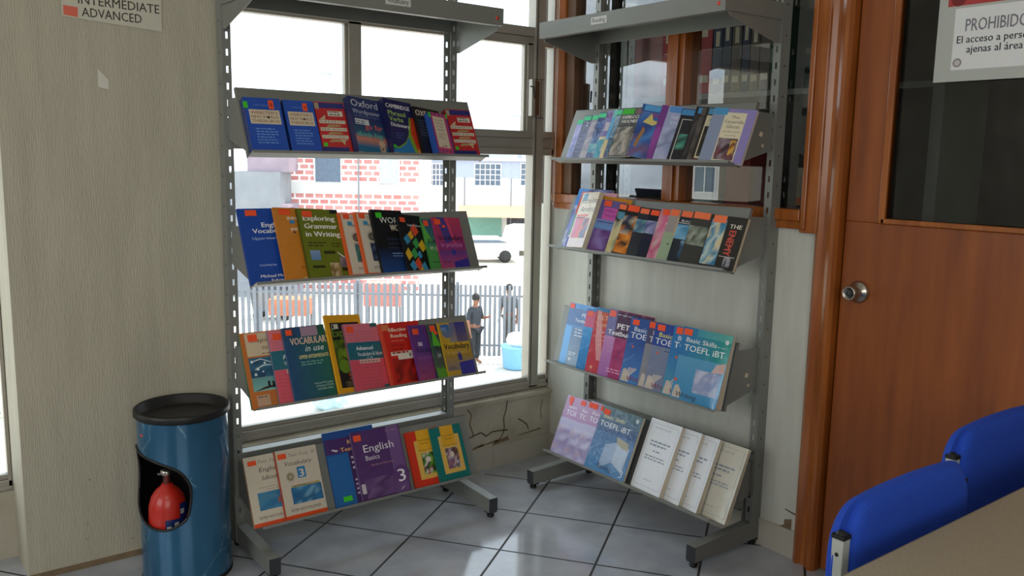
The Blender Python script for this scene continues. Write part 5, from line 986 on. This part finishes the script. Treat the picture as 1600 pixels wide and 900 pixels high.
for a in (725, 797): MB().tube([(sx(640, a, D), -.06, .0), (sx(640, a, D), -.06, hb)], .035, 8).build('downpipe', M_bgrey, wbn)
xs0, xs1 = sx(640, 728, D), sx(640, 783, D); s = MB(); zt = zat(760, 336, D)
for i in range(22): s.box((xs0, -.05-(i % 2)*.02, zt*i/22), (xs1, 0, zt*(i+1)/22))
s.build('roller_shutter', M_shutter, wbn)
MB().box((xs1+.3, -.03, 0), (sx(640, 850, D), 0, zt)).build('shop_opening', M_dark, wbn)
MB().prism([(xs0-.4, -.02, zt+.55), (xs0-.4, -1.5, zt+.02), (xs0-.4, -1.5, zt-.05), (xs0-.4, -.02, zt+.48)], (sx(728, 1000, D), 0, 0)).build('awning', M_orange, wbn)
# cars and stalls in the street
def car(label, pos, rotz, m, L=4.2, tall=1.45):
    t = thing('parked_car', label, 'car', pos, rotz); h = tall
    pr = [(-L/2, .28), (-L/2, .78), (-L*.30, .92), (-L*.16, h), (L*.24, h), (L*.40, .95), (L/2, .88), (L/2, .28)]
    MB().prism([(x, -.8, z) for x, z in pr], (0, 1.6, 0)).build('body', m, t, bevel=.06)
    gl = [(-L*.27, .95), (-L*.15, h-.08), (L*.22, h-.08), (L*.36, .97)]
    MB().prism([(x, -.815, z) for x, z in gl], (0, 1.63, 0)).build('windows', M_pane_out, t)
    for x in (-L*.31, L*.31):
        for y in (-.82, .62): MB().lathe([(0, 0), (.16, 0), (.30, .02), (.31, .10), (.30, .18), (0, .2)], (x, y, .31), 'y', 20).build('wheel', M_black, t)
car('white car parked before the dark shop opening across the street', gpos(818, 46.5), ROT+R_(75), M_bwhite)
car('white low car whose roof shows before the green roller shutter', gpos(752, 42), ROT+R_(8), M_bwhite, 3.6, 1.18)
dp = thing('rubbish_skip', 'dark grey wheeled skip behind the left end of the fence', 'skip', gpos(424, 26), ROT)
MB().prism([(-.62, -.4, 1.0), (.62, -.4, 1.0), (.52, -.4, .30), (-.52, -.4, .30)], (0, .8, 0)).build('tub', mat('dark_grey_paint', '#60646a', .5, .2, vary=.05), dp); MB().box((-.66, -.44, 1.0), (.66, .44, 1.07)).build('lid', M_dark, dp)
for x in (-.42, .42):
    for y in (-.3, .3): MB().lathe([(0, -.03), (.13, -.03), (.15, 0), (.13, .03), (0, .03)], (x, y, .15), 'y', 16).build('wheel', M_black, dp)
def draped(label, px, depth, w, z0, z1, m):
    t = thing('draped_table', label, 'table', gpos(px, depth), ROT); n = 24; c = MB(); top = [(-w/2, -.35), (w/2, -.35), (w/2, .35), (-w/2, .35)]
    c.poly([(x, y, z1) for x, y in top])
    for (xa, ya), (xb, yb) in zip(top, top[1:]+top[:1]):
        for i in range(n):
            f = lambda t_, z: (xa+(xb-xa)*t_+(yb-ya)/w*.04*math.sin(t_*18)*(z1-z)*2, ya+(yb-ya)*t_-(xb-xa)/w*.05*abs(math.sin(t_*18))*(z1-z)*2, z)
            c.poly([f(i/n, z0), f((i+1)/n, z0), f((i+1)/n, z1), f(i/n, z1)])
    c.build('cloth', m, t)
    for x in (-w/2+.06, w/2-.06):
        for y in (-.28, .28): MB().box((x-.025, y-.025, 0), (x+.025, y+.025, z1-.01)).build('leg', M_fence, t)
draped('orange draped table behind the left part of the fence', 452, 24, 1.1, .55, 1.0, mat('orange_cloth', '#c47a5c', .8, vary=.08))
draped('red draped table behind the middle of the fence', 598, 25.5, 1.05, .6, 1.26, mat('red_cloth', '#c48074', .8, vary=.08))
# roof-top towers against the sky, white gabled house to the left, young tree by the left window
D = 70
for lab, a, b, y0 in (('pale roof-top tower far behind the window above the top shelf', 505, 531, 118), ('pale roof-top tower seen low in the right-hand pane', 800, 818, 183)):
    t = thing('roof_tower', lab, 'tower', gpos(a, D), ROT); w = sx(a, b, D); h = zat(a, y0, D)
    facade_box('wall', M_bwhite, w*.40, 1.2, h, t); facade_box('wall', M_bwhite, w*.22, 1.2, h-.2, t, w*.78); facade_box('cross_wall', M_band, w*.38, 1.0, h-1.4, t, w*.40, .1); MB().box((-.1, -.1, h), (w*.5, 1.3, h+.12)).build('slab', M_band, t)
hp = Vector((-25.5, 17.3, GZ)); gh = thing('gabled_house', 'white gabled house to the left, mirrored in the timber window glass', 'building', hp, math.atan2(-17.3-3.0, 25.5+2.57)+math.pi/2)
w_ = 4.2; MB().prism([(-w_, 0, 0), (w_, 0, 0), (w_, 0, 7.7), (-.6, 0, 8.7), (-w_, 0, 7.2)], (0, 6, 0)).build('wall', M_bwhite, gh)
for x in (-1.7, -.4, .9, 2.2): window_out(gh, x, 3.85, .75, .95, 2, 1, M_bwhite, M_pane_out)
tr = thing('young_tree', 'leafy young tree beyond the far window edge', 'tree', (-2.35, 5.2, GZ)); MB().tube([(0, 0, 0), (.05, 0, 2.2), (0, .05, 3.8)], [.09, .06, .03], 10).build('trunk', M_wood_b, tr)
lv = MB(); rg = random.Random(2)
for i in range(900):
    a, z, r = rg.uniform(0, 6.28), rg.uniform(2.6, 5.4), rg.uniform(.1, .8); c = Vector((r*math.cos(a), r*math.sin(a), z)); n1 = Vector((rg.uniform(-1, 1), rg.uniform(-1, 1), rg.uniform(-1, 1))).normalized()*.09; n2 = n1.cross(Vector((rg.uniform(-1, 1), .3, 1))).normalized()*.04
    lv.poly([c-n1, c+n2, c+n1, c-n2])
o = lv.build('foliage', mat('leaf_green', '#5a8a3a', .6, vary=.3, vscale=4), tr); o['kind'] = 'stuff'
